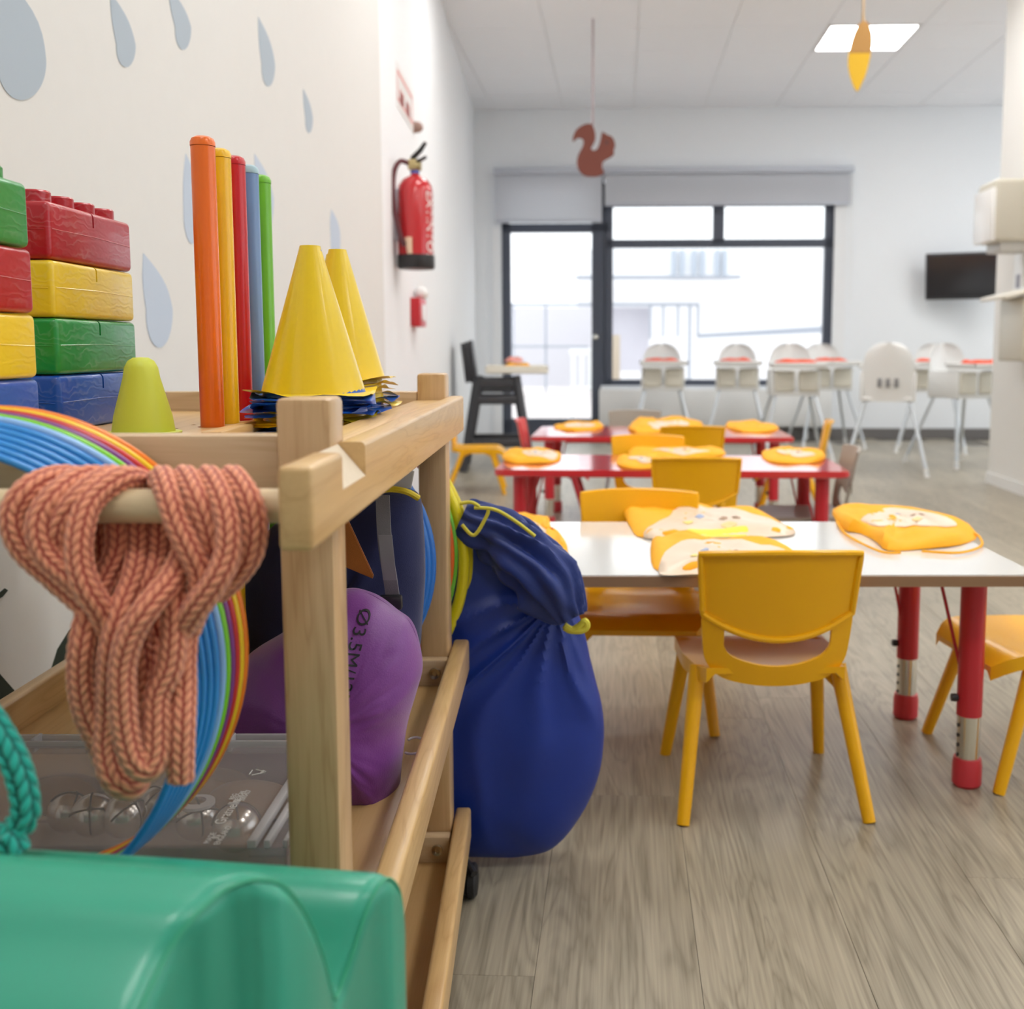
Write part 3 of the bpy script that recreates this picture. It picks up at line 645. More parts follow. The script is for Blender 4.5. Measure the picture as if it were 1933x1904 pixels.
def brick(x0, x1, t0, t1, lay, colr, label, studs):
    a = P(x0, t0, 0); b_ = P(x1, t1, 0); z = ztray + lay*PITCHB; hgt = PITCHB*.985; cy = (a.y+b_.y)/2
    t = thing('toy_brick', ((a.x+b_.x)/2, cy, z), label, 'toy brick', random.uniform(-.012, .012), 'stacked toy bricks')
    lx, ly = (b_.x-a.x)/2, (b_.y-a.y)/2; nw, nh = .0018, .018
    bm = bmesh.new(); bx(bm, -lx, lx, -ly, ly, 0, hgt, .0062, 5); bo = obj('body', bm, BR[colr], t, world=False)
    bm = bmesh.new(); bx(bm, lx-.02, lx+.01, -nw, nw, hgt-nh, hgt+.01); cut = obj('cutter', bm, BR[colr]); cut.location = (0, 0, 0)
    cut.data.transform(Matrix.Translation(WM.pop(cut.name).translation)); cut.parent = t
    md = bo.modifiers.new('slot', 'BOOLEAN'); md.operation = 'DIFFERENCE'; md.object = cut; md.solver = 'EXACT'
    bpy.context.view_layer.update(); dg = bpy.context.evaluated_depsgraph_get(); nm_ = bpy.data.meshes.new_from_object(bo.evaluated_get(dg))
    bo.modifiers.clear(); bo.data = nm_; bpy.data.objects.remove(cut); shade(nm_, 40)
    bm = bmesh.new()        # raised mould seam running round the brick
    zs = hgt*.52
    for (p0, p1) in (((lx, -ly+.006), (lx, ly-.006)), ((-lx+.006, -ly), (lx-.006, -ly))):
        tube(bm, [(p0[0], p0[1], zs), ((p0[0]+p1[0])/2, (p0[1]+p1[1])/2, zs+.001), (p1[0], p1[1], zs-.001)], .0005, 5)
    obj('mould_seam', bm, BR[colr], t, world=False)
    if studs:
        for q in range(4):
            for w_ in (-1, 1):
                bm = bmesh.new(); lathe(bm, [(.0165, hgt-.002), (.0165, hgt+.012), (.015, hgt+.0138), (0, hgt+.0138)], c=(w_*lx*.46, -ly+ly*2*(q+.5)/4, 0), seg=24); obj('stud', bm, BR[colr], t, world=False)
names = ['blue', 'green', 'yellow', 'red']
for lay, cn in enumerate(names):
    brick(-.638+lay*.001, -.536-lay*.0010, 1.126, 1.333, lay, cn, 'large %s toy brick in the %s of the stack nearer the sticks' % (cn, ('bottom layer', 'second layer', 'third layer', 'top layer')[lay]), lay == 3)
names2 = ['blue', 'yellow', 'red', 'green']
for lay, cn in enumerate(names2):
    brick(-.608, -.505+lay*.0005, .835, 1.020-lay*.002, lay, cn, 'large %s toy brick in the %s of the stack cut by the frame' % (cn, ('bottom layer', 'second layer', 'third layer', 'top layer')[lay]), lay == 3)
# lime cone
c = P(-.440, 1.10, 0)
bm = bmesh.new(); hh = PT(262, 674, 1.10).z - ztray
lathe(bm, [(0, .002), (.039, .0), (.0395, .0025), (.0325, .003), (.0300, .02), (.0190, hh-.022), (.0172, hh-.011), (.0135, hh-.004), (.008, hh-.0005), (0, hh)], seg=40, c=(c.x, c.y, ztray))
tag(obj('small_cone', bm, plastic('lime_plastic', (.60, .66, .06), .45)), 'small round-topped lime green cone in front of the toy bricks', 'cone')
# tall cones and their nested stacks
CY_, CB_ = plastic('cone_yellow', (.82, .58, .01), .28, .2), plastic('cone_blue', (.01, .10, .50), .3, .2)
def cone_mesh(seed, w, hgt, R1, R2):
    rnd_ = random.Random(seed); bm = bmesh.new(); seg = 40
    lathe(bm, [(R1, .0015), (R1*.985, .006), (R2, hgt-.004), (R2*.92, hgt), (R2*.7, hgt), (R2*.66, hgt-.003)], seg=seg)
    # wavy square flange
    N = 40; ph = [rnd_.uniform(0, 6) for _ in range(4)]; rings = []
    for rr in (0, .35, .7, 1.0):
        ring = []
        for k in range(N):
            an = 2*pi*k/N; dx, dy = cos(an), sin(an); sq = w/2/max(abs(dx), abs(dy)); sq = min(sq, w/2*1.33); r_ = R1*(1-rr)+sq*rr
            z = rr*rr*(.0028*sin(2*an+ph[0])+.0022*sin(4*an+ph[1])+.0015*sin(7*an+ph[2]))
            ring.append(bm.verts.new((dx*r_, dy*r_, z+.0015)))
        rings.append(ring)
    for A, B in zip(rings, rings[1:]):
        for k in range(N): bm.faces.new((A[k], A[(k+1) % N], B[(k+1) % N], B[k]))
    bmesh.ops.recalc_face_normals(bm, faces=bm.faces[:])
    me = bpy.data.meshes.new('cone'); bm.to_mesh(me); bm.free(); shade(me, 40); return me
def cone_stack(X, t_, ybase, ytop, cols, w, who):
    c = P(X, t_, 0); zb = PT(600, ybase, t_).z; ztp = PT(600, ytop, t_).z; hgt = ztp-zb; n = len(cols); step = (zb-.003-ztray)/(n-1)
    sc = 1/(2000)*t_*S
    for k, cl in enumerate(cols):
        me = cone_mesh(int(t_*100)+k, w*random.uniform(.98, 1.08), hgt, w*.445, w*.095); me.materials.append(CY_ if cl == 'y' else CB_)
        o = bpy.data.objects.new('sports_cone', me); COL.objects.link(o); o.location = (c.x+random.uniform(-.002, .002), c.y, zb-k*step); o.rotation_euler = (0, 0, random.uniform(-.25, .25) if k else .06)
        nm = ('yellow' if cl == 'y' else 'blue'); od = ('topmost', 'second', 'third', 'fourth', 'fifth', 'sixth', 'seventh', 'eighth', 'ninth', 'tenth', 'eleventh')[k]
        tag(o, '%s %s sports cone from the top of the %s nested stack' % (od, nm, who) if k else 'tall %s sports cone on top of the %s nested stack' % (nm, who), 'cone', 'nested sports cones in the tray')
cone_stack(-.2715, 1.14, 742, 464, 'ybbbbbyyyb', .128, 'nearer')
cone_stack(-.283, 1.315, 716, 471, 'yyyybybyb', .128, 'farther')

# ================================================================== HOOPS
def hoop(c, R, r, mat, label, grp, tilt=0, yaw=0, name='plastic_hoop', seg=96):
    bm = bmesh.new(); pts = [Vector((R*cos(2*pi*k/seg), 0, R*sin(2*pi*k/seg))) for k in range(seg)]
    M = Matrix.Rotation(yaw, 4, 'Z') @ Matrix.Rotation(tilt, 4, 'X')
    tube(bm, [M @ p + Vector(c) for p in pts], r, 12, closed=True)
    return tag(obj(name, bm, mat), label, 'hoop', grp)
HC = {'orange': (.90, .22, .01), 'yellow': (.90, .60, .01), 'red': (.60, .02, .02), 'purple': (.22, .035, .25), 'green': (.20, .62, .015), 'sky blue': (.28, .52, .90), 'blue': (.03, .28, .72)}
hm = {k: plastic('hoop_'+k.replace(' ', '_'), v, .3, .15) for k, v in HC.items()}
seqh = ['orange', 'yellow', 'red', 'purple', 'green', 'sky blue'] + ['blue']*6
for k, cn in enumerate(seqh):
    c = P(-.4096-.0014*k, .760-.006*k, -.2166-.0008*k) if k < 6 else P(-.4166-.0034*(k-5), .730-.0036*(k-5), -.2206-.0026*(k-5))
    if k < 6: lb = '%s hoop in the rainbow bundle behind the salmon rope' % cn
    else: lb = '%s of the six blue hoops at the front of the rainbow bundle' % ('rearmost', 'second', 'third', 'fourth', 'fifth', 'foremost')[k-6]
    hoop(c, .1725*S, (.0030 if k < 6 else .0028)*S, hm[cn], lb, 'rainbow bundle of hoops')
for k in range(4):
    c = P(-.385+.004*k, 1.36+.018*k, -.290)
    hoop(c, .186*S, .0085*S, plastic('hoop_deep_blue', (.01, .14, .50), .35), 'deep blue hoop %s on the middle shelf behind the purple bag' % ('foremost of four', 'second of four', 'third of four', 'rearmost of four')[k], 'deep blue hoops on the middle shelf')
peg = P(-.395, 1.575, -.094)
for k, (cn, dt, R_, r_) in enumerate((('lemon yellow', .012, .238, .0085), ('bright yellow', .030, .242, .0085), ('lime green', -.008, .226, .005), ('orange', -.020, .222, .005))):
    c = P(-.395, 1.565+dt, -.324+(.241-R_)-.0)
    hoop(c, R_*S, r_*S, plastic('hang_hoop_'+cn.replace(' ', '_'), {'lemon yellow': (.82, .70, .01), 'bright yellow': (.78, .64, .01), 'lime green': (.15, .5, .03), 'orange': (.7, .12, .01)}[cn], .3, .1), '%s hoop hanging behind the rear post beside the blue bag' % cn, 'hoops hung on the trolley end')
bm = bmesh.new(); tube(bm, [P(-.395, 1.513, -.094), P(-.395, 1.64, -.094)], .006, 12); obj('hanging_peg', bm, W_Y, tro)

# ================================================================== ROPES
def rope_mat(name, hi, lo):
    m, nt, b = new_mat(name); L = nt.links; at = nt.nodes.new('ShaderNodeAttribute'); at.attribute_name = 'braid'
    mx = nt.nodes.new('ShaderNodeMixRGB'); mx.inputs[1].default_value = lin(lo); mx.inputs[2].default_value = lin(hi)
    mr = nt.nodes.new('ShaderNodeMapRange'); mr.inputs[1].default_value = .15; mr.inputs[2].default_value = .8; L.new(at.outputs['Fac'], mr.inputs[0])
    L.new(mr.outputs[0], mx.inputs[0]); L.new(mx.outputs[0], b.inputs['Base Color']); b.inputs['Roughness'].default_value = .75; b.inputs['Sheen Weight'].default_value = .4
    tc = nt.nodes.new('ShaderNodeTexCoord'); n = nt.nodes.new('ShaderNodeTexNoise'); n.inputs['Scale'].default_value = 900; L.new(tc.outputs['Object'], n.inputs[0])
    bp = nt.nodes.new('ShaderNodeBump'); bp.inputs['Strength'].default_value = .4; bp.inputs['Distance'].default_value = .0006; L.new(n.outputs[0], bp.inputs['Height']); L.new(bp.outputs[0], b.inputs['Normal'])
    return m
def braid_rope(name, paths, r, mat, cols=8, pitch=.42, slant=1.0, amp=.17, seg=48):
    V, Fc, Bv = [], [], []; base = 0
    for path in paths:
        pts = catmull(path, 14); P_ = np.array(pts); dl = np.linalg.norm(np.diff(P_, axis=0), axis=1); cum = np.concatenate([[0], np.cumsum(dl)]); Ltot = cum[-1]
        n = max(4, int(Ltot/(r*.085))); tt = np.linspace(0, Ltot, n); Q = np.stack([np.interp(tt, cum, P_[:, i]) for i in range(3)], 1)
        T = np.gradient(Q, axis=0); T /= np.linalg.norm(T, axis=1)[:, None]
        U = np.zeros_like(T); u = np.cross(T[0], [0, 1, 0.01]); u /= np.linalg.norm(u)
        for i in range(n):
            u = u - T[i]*np.dot(u, T[i]); u /= np.linalg.norm(u); U[i] = u
        W = np.cross(T, U); ang = np.linspace(0, 2*pi, seg, endpoint=False)
        cphase = (ang/(2*pi)*cols)[None, :] + 0.5; ci = np.floor(cphase); xl = cphase-ci-.5; sg = np.where(ci % 2 == 0, 1, -1)
        ph = (tt/(2*r)/pitch)[:, None] + sg*xl*slant + .5*(ci % 2); pl_ = ph-np.floor(ph)-.5
        br = np.clip(1-(2*np.abs(xl))**2.5, 0, 1)*np.clip(1-(2*np.abs(pl_))**2.2, 0, 1); br = np.broadcast_to(br, (n, seg))**.6
        endt = np.minimum(1, np.minimum(tt, Ltot-tt)/(r*.25)+.55)[:, None]
        rad = r*(1-amp*.6+amp*br)*endt
        co = Q[:, None, :] + (U[:, None, :]*np.cos(ang)[None, :, None] + W[:, None, :]*np.sin(ang)[None, :, None])*rad[:, :, None]
        V.append(co.reshape(-1, 3)); Bv.append(br.reshape(-1))
        i0 = np.arange(n-1)[:, None]*seg; k0 = np.arange(seg)[None, :]; k1 = (k0+1) % seg
        q = np.stack([i0+k0, i0+k1, i0+seg+k1, i0+seg+k0], -1).reshape(-1, 4)+base; Fc += q.tolist()
        Fc.append([base+k for k in range(seg)][::-1]); Fc.append([base+(n-1)*seg+k for k in range(seg)]); base += n*seg
    V = np.concatenate(V); Bv = np.concatenate(Bv)
    c = Vector(((V[:, 0].min()+V[:, 0].max())/2, (V[:, 1].min()+V[:, 1].max())/2, V[:, 2].min())); V = V - np.array(c)
    me = bpy.data.meshes.new(name); me.from_pydata(V.tolist(), [], Fc); me.update()
    a = me.attributes.new('braid', 'FLOAT', 'POINT'); a.data.foreach_set('value', Bv.astype(np.float32))
    me.polygons.foreach_set('use_smooth', [True]*len(me.polygons)); me.materials.append(mat)
    o = bpy.data.objects.new(name, me); COL.objects.link(o); o.location = c; return o
td, tf, tbk = .66, .636, .686
def rp(l): return [PT(*q) for q in l]
rope_paths = [
 # left wraps
 [(215, 1010, .690), (200, 945, .692), (165, 910, .683), (105, 902, .664), (52, 925, .646), (25, 975, .640), (45, 1035, .640), (110, 1095, .642), (170, 1150, .640), (205, 1200, .645)],
 [(240, 1000, .692), (235, 940, .692), (205, 908, .680), (155, 903, .662), (105, 935, .644), (75, 985, .636), (88, 1045, .634), (140, 1095, .633), (185, 1140, .634), (215, 1190, .64)],
 [(265, 990, .692), (260, 940, .692), (235, 908, .680), (200, 903, .661), (150, 940, .644), (115, 990, .639), (118, 1045, .642), (140, 1085, .648), (165, 1110, .655)],
 [(285, 980, .692), (282, 935, .692), (262, 908, .680), (225, 905, .660), (172, 945, .643), (152, 1000, .634), (150, 1060, .630), (165, 1110, .629), (190, 1150, .633), (205, 1190, .64)],
 # right wraps
 [(300, 1000, .692), (300, 940, .692), (302, 910, .680), (308, 903, .661), (322, 940, .643), (338, 990, .636), (362, 1040, .634), (380, 1085, .636), (372, 1140, .640), (350, 1200, .648)],
 [(330, 1000, .692), (335, 940, .692), (343, 908, .680), (352, 903, .661), (372, 940, .643), (392, 990, .640), (402, 1040, .643), (392, 1080, .648), (370, 1120, .655)],
 [(375, 1000, .692), (380, 940, .692), (388, 908, .680), (396, 903, .661), (418, 940, .643), (432, 990, .634), (430, 1045, .630), (408, 1095, .627), (372, 1145, .629), (345, 1185, .638)],
 [(420, 1000, .692), (425, 940, .692), (432, 908, .680), (442, 903, .661), (468, 940, .645), (480, 990, .641), (472, 1045, .643), (445, 1085, .648), (405, 1120, .652)],
 # centre hanks
 [(222, 985, .672), (222, 1040, .664), (200, 1090, .655), (175, 1140, .642), (158, 1200, .634), (152, 1270, .634), (162, 1340, .636), (190, 1400, .640), (205, 1440, .645)],
 [(262, 985, .675), (262, 1040, .664), (255, 1090, .650), (232, 1150, .636), (215, 1210, .632), (208, 1280, .634), (205, 1350, .636), (202, 1410, .634), (215, 1465, .630), (245, 1485, .632), (262, 1465, .640)],
 [(300, 985, .678), (300, 1040, .668), (292, 1085, .655), (270, 1130, .648), (262, 1190, .648), (268, 1260, .650), (262, 1330, .652), (250, 1400, .652), (235, 1440, .650)],
 [(372, 1000, .668), (352, 1035, .655), (322, 1095, .634), (280, 1145, .620), (248, 1195, .617), (232, 1255, .617), (232, 1320, .617), (238, 1380, .617), (252, 1430, .617), (278, 1450, .619), (295, 1425, .622), (298, 1370, .625), (300, 1310, .628), (322, 1260, .630), (330, 1200, .632), (330, 1140, .636), (328, 1095, .645)],
 [(282, 985, .685), (285, 1060, .680), (285, 1120, .672), (290, 1180, .662), (305, 1230, .655), (300, 1290, .65), (285, 1350, .648), (275, 1410, .648)],
 [(352, 1120, .655), (350, 1180, .648), (346, 1240, .642), (346, 1300, .636), (344, 1360, .630), (342, 1420, .628), (341, 1476, .628)],
 [(185, 985, .69), (190, 1050, .684), (198, 1110, .676), (212, 1170, .668), (195, 1250, .66), (185, 1330, .655), (190, 1400, .65)],
]
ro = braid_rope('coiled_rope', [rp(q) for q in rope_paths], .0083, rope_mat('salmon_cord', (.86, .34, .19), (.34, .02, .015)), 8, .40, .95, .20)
tag(ro, 'coiled salmon pink braided rope hanging over the trolley dowel', 'rope')
teal = [(-60, 1330, .60), (-28, 1345, .60), (0, 1385, .60), (25, 1430, .60), (42, 1480, .60), (48, 1530, .60), (30, 1565, .60), (-5, 1585, .60), (-50, 1590, .60)]
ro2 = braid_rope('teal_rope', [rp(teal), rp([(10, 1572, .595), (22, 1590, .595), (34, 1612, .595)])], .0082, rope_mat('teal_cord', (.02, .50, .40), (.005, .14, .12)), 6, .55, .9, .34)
tag(ro2, 'teal green braided rope loop above the green foam block', 'rope')

# ================================================================== MIDDLE SHELF: box with bells, purple bag, navy bag
zs = P(0, 0, -.480).z
PB = clear('frosted_box_plastic', (.90, .90, .92), .20, .25, (.72, .70, .70)); PBR = clear('box_rib_plastic', (.9, .9, .92), .55, .2, (.75, .74, .74))
X0, X1, T0, T1, Z0, Z1 = -.64, -.222, .80, 1.033, -.478, -.392
cb = P((X0+X1)/2, (T0+T1)/2, 0); bxo = thing('storage_box', (cb.x, cb.y, zs), 'clear plastic storage box of bells on the middle shelf behind the hoops', 'box')
def bb(bm, x0, x1, t0, t1, z0, z1, bev=0):
    a, b_ = P(x0, t0, z0), P(x1, t1, z1); bx(bm, a.x, b_.x, a.y, b_.y, a.z, b_.z, bev)
bm = bmesh.new()
for q in ((X0, X1, T0, T0+.002), (X0, X1, T1-.002, T1), (X0, X0+.002, T0, T1), (X1-.002, X1, T0, T1)): bb(bm, *q, Z0, Z1)
bb(bm, X0, X1, T0, T1, Z0, Z0+.002); obj('tub', bm, PB, bxo)
bm = bmesh.new(); bb(bm, X0+.002, X1-.03, T0+.002, T1-.02, -.3925, -.3905); lid = obj('lid', bm, clear('lid_plastic', (.95, .94, .94), .18, .3, (.75, .72, .70)), bxo)
bm = bmesh.new()
for q in ((X1-.031, X1-.024), (X1-.018, X1-.013), (X1-.003, X1+.001)): bb(bm, q[0], q[1], T0, T1, -.393, -.386, .001)
for q in ((T1-.021, T1-.017), (T1-.004, T1+.001)): bb(bm, X0, X1, q[0], q[1], -.393, -.386, .001)
obj('rim', bm, PBR, bxo)
bm = bmesh.new(); bb(bm, X1-.03, X1, T0, T1, -.400, -.398); bb(bm, X0, X1, T1-.018, T1, -.400, -.398); obj('rim_channel', bm, PB, bxo)
for xx in (X1-.115, X1-.045, X0+.05, X0+.11):
    bm = bmesh.new(); bb(bm, xx, xx+.004, T1-.019, T1-.002, -.398, -.384, .001); obj('clip', bm, PBR, bxo)
EMB = plastic('embossed_print', (.82, .80, .76), .5)
def lidtext(body, px, py, size, name='lettering'):
    p = EYE + ray(px, py)*((P(0, 0, -.3898).z-H)/ray(px, py).z)
    text(name, body, size, frame_m(p, (0, 1, 0), (-1, 0, 0)), EMB, bxo, .0001)
for b_, x, y, sz in (('MADE', 397, 1581, .0072), ('IN', 409, 1579, .0072), ('ENGLAND', 421, 1576, .0072), ('Gratnells', 431, 1531, .0135), ('REG', 441, 1503, .0068), ('DESIGN', 452, 1503, .0068), ('2005427', 463, 1501, .0068), ('PP', 498, 1456, .007)): lidtext(b_, x, y, sz)
bm = bmesh.new(); c = atZ(483, 1457, P(0, 0, -.3898).z)
for k in range(3):
    a1, a2 = 2*pi*k/3+.25, 2*pi*(k+1)/3-.25; tube(bm, [c+Vector((.007*cos(a1), .007*sin(a1), 0)), c+Vector((.007*cos(a2), .007*sin(a2), 0))], .0005, 5)
obj('recycling_mark', bm, EMB, bxo)
BELL = plastic('bell_steel', (.75, .72, .66), .22, metal=1); BELD = plastic('bell_slot_dark', (.02, .02, .02), .6)
def bell(px, py, z, r, lab, rx=0.0, rz=0.0):
    p = atZ(px, py, P(0, 0, z).z); p.z = P(0, 0, z).z
    t = thing('jingle_bell', p, lab, 'bell', rz, 'bells inside the clear box')
    M = Matrix.Rotation(rx, 4, 'X'); bm = bmesh.new(); bmesh.ops.create_uvsphere(bm, u_segments=28, v_segments=16, radius=r, matrix=M); obj('shell', bm, BELL, t, world=False)
    for k in range(2):
        bm = bmesh.new(); tube(bm, [M @ Matrix.Rotation(pi/2*k, 4, 'Z') @ Vector((r*1.001*cos(a), 0, r*1.001*sin(a))) for a in np.linspace(.25, pi-.25, 18)], .0011, 6); obj('slot', bm, BELD, t, world=False)
    bm = bmesh.new(); lathe(bm, [(0, r*.98), (.003, r*.98), (.003, r*1.01), (0, r*1.012)], seg=10, M=M); obj('slot_hole', bm, BELD, t, world=False)
for q in ((175, 1538, -.440, .021, 'silver jingle bell seen under the lid beside the hanging rope end', .9, .3), (235, 1540, -.438, .021, 'silver jingle bell seen under the lid left of the blue hoops', .7, 1.2), (128, 1532, -.445, .02, 'dim silver jingle bell toward the dark side of the clear box', .5, 2), (372, 1545, -.440, .021, 'shiny jingle bell just right of the blue hoops', .8, .6), (447, 1562, -.437, .023, 'jingle bell with cross slot under the embossed lid writing', -.5, .4), (300, 1520, -.45, .02, 'jingle bell half hidden behind the blue hoops', .4, 1)):
    bell(*q)
for q, lb in (((468, 1515, .033), 'brown cloth pouch under the lid near the box rim'), ((400, 1490, .03), 'brown cloth pouch at the far end of the clear box'), ((120, 1500, .03), 'grey brown pouch at the shaded end of the clear box')):
    p = atZ(q[0], q[1], P(0, 0, -.45).z); r = q[2]
    ol = [p+Vector((r*1.3*cos(a)*(1+.15*sin(3*a)), r*.9*sin(a), 0)) for a in np.linspace(0, 2*pi, 11)[:-1]]
    tag(obj('cloth_pouch', pillow(ol, p, (0, 0, 1), .022, K=8, n=4), fabric('pouch_brown', (.42, .27, .17))), lb, 'pouch', 'pouches inside the clear box')
p = atZ(372, 1518, P(0, 0, -.425).z); bm = bmesh.new(); lathe(bm, [(0, 0), (.017, 0), (.017, .003), (0, .003)], seg=28, c=p); tag(obj('white_disc', bm, plastic('disc_white', (.7, .68, .66), .5)), 'small white disc lying on the bells right of the blue hoops', 'disc')

def wave(u, k, p): return sin(2*pi*u*k+p)
def nz(x, y, z=0): return noise.noise(Vector((x, y, z)))
# purple bag
tp = 1.13
def pp(l, t_): return [PT(x, y, t_) for x, y in l]
polp = [(655, 1112), (700, 1122), (745, 1150), (772, 1172), (790, 1215), (797, 1262), (785, 1310), (768, 1370), (758, 1440), (752, 1505), (742, 1530), (705, 1534), (650, 1524), (560, 1500), (450, 1478), (410, 1420), (425, 1300), (470, 1235), (540, 1190), (600, 1140)]
ol = pp(polp, tp)
def foldp(u, r, side): return .006*nz(u*14, r*2.2, side*5)+.0045*sin(u*60+r*4)*r**3+.003*abs(nz(u*30, r*5, 3))
PU = plastic('purple_nylon', (.22, .04, .30), .42, 0, .15, 500, .1); PU.node_tree.nodes['Principled BSDF'].inputs['Sheen Weight'].default_value = .3
bm = pillow(ol, PT(640, 1330, tp), (0, -1, 0), .085, foldp, K=22, n=8, back=.09)
bag = obj('purple_bag', bm, PU); tag(bag, 'purple nylon drawstring bag with black printed numbers on the middle shelf', 'bag')
def project_text(body, size, c, ex, ey, target, mat, name='lettering', par=None, push=.0012):
    tbm = text_mesh(body, size, 0); bmesh.ops.subdivide_edges(tbm, edges=tbm.edges[:], cuts=1)
    me = target.data; M = Matrix.Translation(target.location); bv = BVHTree.FromPolygons([M @ v.co for v in me.vertices], [list(p.vertices) for p in me.polygons])
    ex = Vector(ex).normalized(); ey = Vector(ey).normalized()
    for v in tbm.verts:
        p = c + ex*v.co.x + ey*v.co.y; hit = bv.ray_cast(Vector((p.x, p.y-.5, p.z)), Vector((0, 1, 0)))
        v.co = (hit[0] if hit[0] is not None else p) + Vector((0, -push, 0))
    return obj(name, tbm, mat, par, ang=180)
INK = plastic('black_ink', (.012, .01, .015), .6)
project_text('\u00d83.5M/12M', .020, PT(686, 1212, tp), (-.2, 0, -1), (1, 0, -.2), bag, INK, par=bag)
bm = bmesh.new(); c = PT(780, 1328, 1.22); c.z = zs+.004
tube(bm, [c+Vector((.014*cos(a), .02*sin(a), .002+.006*max(0, sin(a)))) for a in np.linspace(-2.2, 2.3, 16)], .0017, 8); obj('drawstring_loop', bm, WHITE, bag)
# navy bag behind
tn = 1.30
NV = fabric('navy_cloth', (.012, .018, .09), .85)
ol = pp([(640, 945), (700, 925), (760, 922), (792, 935), (800, 1000), (803, 1080), (798, 1160), (790, 1240), (760, 1330), (600, 1380), (470, 1380), (440, 1250), (460, 1080), (530, 980)], tn)
nb = obj('navy_backpack', pillow(ol, PT(640, 1150, tn), (0, -1, 0), .055, lambda u, r, s: .006*nz(u*10, r*3, s*4), K=16, n=6, back=.05), NV)
tag(nb, 'navy blue backpack with yellow piping and grey strap behind the purple bag', 'backpack')
bm = bmesh.new(); tube(bm, catmull([PT(700, 930, 1.245), PT(735, 923, 1.245), PT(768, 928, 1.245), PT(790, 940, 1.25)], 5), .004, 8, flat=1.3); obj('piping', bm, plastic('piping_yellow', (.72, .55, .02), .6), nb)
def ribbon(name, pts, w, mat, par, th=.002, wdir=Vector((1, 0, 0))):
    bm = bmesh.new(); ps = catmull(pts, 6); A = []
    for p in ps: A.append([bm.verts.new(p+wdir*sx*w/2+Vector((0, sy, 0))) for sx, sy in ((-1, 0), (1, 0), (1, th), (-1, th))])
    for a, b_ in zip(A, A[1:]):
        for k in range(4): bm.faces.new((a[k], a[(k+1) % 4], b_[(k+1) % 4], b_[k]))
    bm.faces.new(A[0][::-1]); bm.faces.new(A[-1]); return obj(name, bm, mat, par)
GS = fabric('grey_webbing', (.22, .21, .23), .7)
ribbon('strap', [PT(722, 935, 1.235), PT(724, 990, 1.225), PT(728, 1040, 1.22), PT(736, 1090, 1.22), PT(741, 1126, 1.225)], .017, GS, nb)
ribbon('strap', [PT(727, 1010, 1.215), PT(731, 1050, 1.21), PT(736, 1095, 1.212)], .0165, plastic('grey_webbing_light', (.26, .25, .27), .6), nb, .001)
bm = bmesh.new(); prism(bm, [PT(x, y, 1.22) for x, y in ((640, 972), (658, 984), (705, 1086), (703, 1092), (655, 1072), (640, 1062))], (0, 1, 0), .004, .001); obj('flap', bm, fabric('orange_cloth', (.50, .16, .015)), nb)
bm = bmesh.new(); bx(bm, -.014, .014, -.006, .006, -.012, .006, .003, M=Matrix.Translation(PT(738, 1132, 1.222))); obj('buckle', bm, BLACK, nb)
bm = bmesh.new(); prism(bm, [PT(x, y, 1.33) for x, y in ((735, 921), (770, 885), (782, 890), (776, 922))], (0, 1, 0), .004, .001); obj('care_label', bm, plastic('label_white', (.75, .74, .70), .6), nb)

# ================================================================== BLUE ROUND BAG
tbg = 1.72
out = [(850, 985), (905, 968), (960, 985), (1010, 1025), (1055, 1085), (1085, 1140), (1105, 1200), (1118, 1260), (1136, 1330), (1140, 1395), (1128, 1470), (1095, 1540), (1045, 1597), (985, 1638), (925, 1664), (860, 1683), (760, 1685), (650, 1660), (560, 1600), (505, 1510), (490, 1400), (500, 1280), (550, 1160), (640, 1060), (750, 1000)]
ol = [atY(x, min(y, 9999), tbg) for x, y in out]
zmin = min(p.z for p in ol)
for p in ol:
    if p.z < .012: p.z = .012
NB = fabric('royal_blue_nylon', (.004, .032, .29), .42, .04, .2, 700)
cb_ = atY(800, 1340, tbg); nk = atY(1075, 1130, tbg)
def foldb(u, r, side):
    x, y = r*sin(2*pi*u), r*cos(2*pi*u); dx, dy = x-.86, y-.42
    phi = math.atan2(dx, dy)+.12*nz(x*2, y*2, 4); dist = math.hypot(dx, dy)
    rd = max(0, 1-sqrt(sin(phi*9+1.3*nz(x, y, 7))**2+.03))**1.6
    f = .017*rd*math.exp(-dist*1.0)+.010*max(0, 1-sqrt(sin(phi*5+.8)**2+.02))**2.5*math.exp(-dist*.6)
    f += .006*nz(x*2.5, y*3.5, 1+side)
    return f*min(1, dist*3)
bb_ = obj('round_blue_bag', pillow(ol, cb_, (0, -1, 0), .07, foldb, K=40, n=12, back=.07, power=2.6), NB)
tag(bb_, 'big round royal blue fabric bag standing on the floor at the trolley end', 'bag')
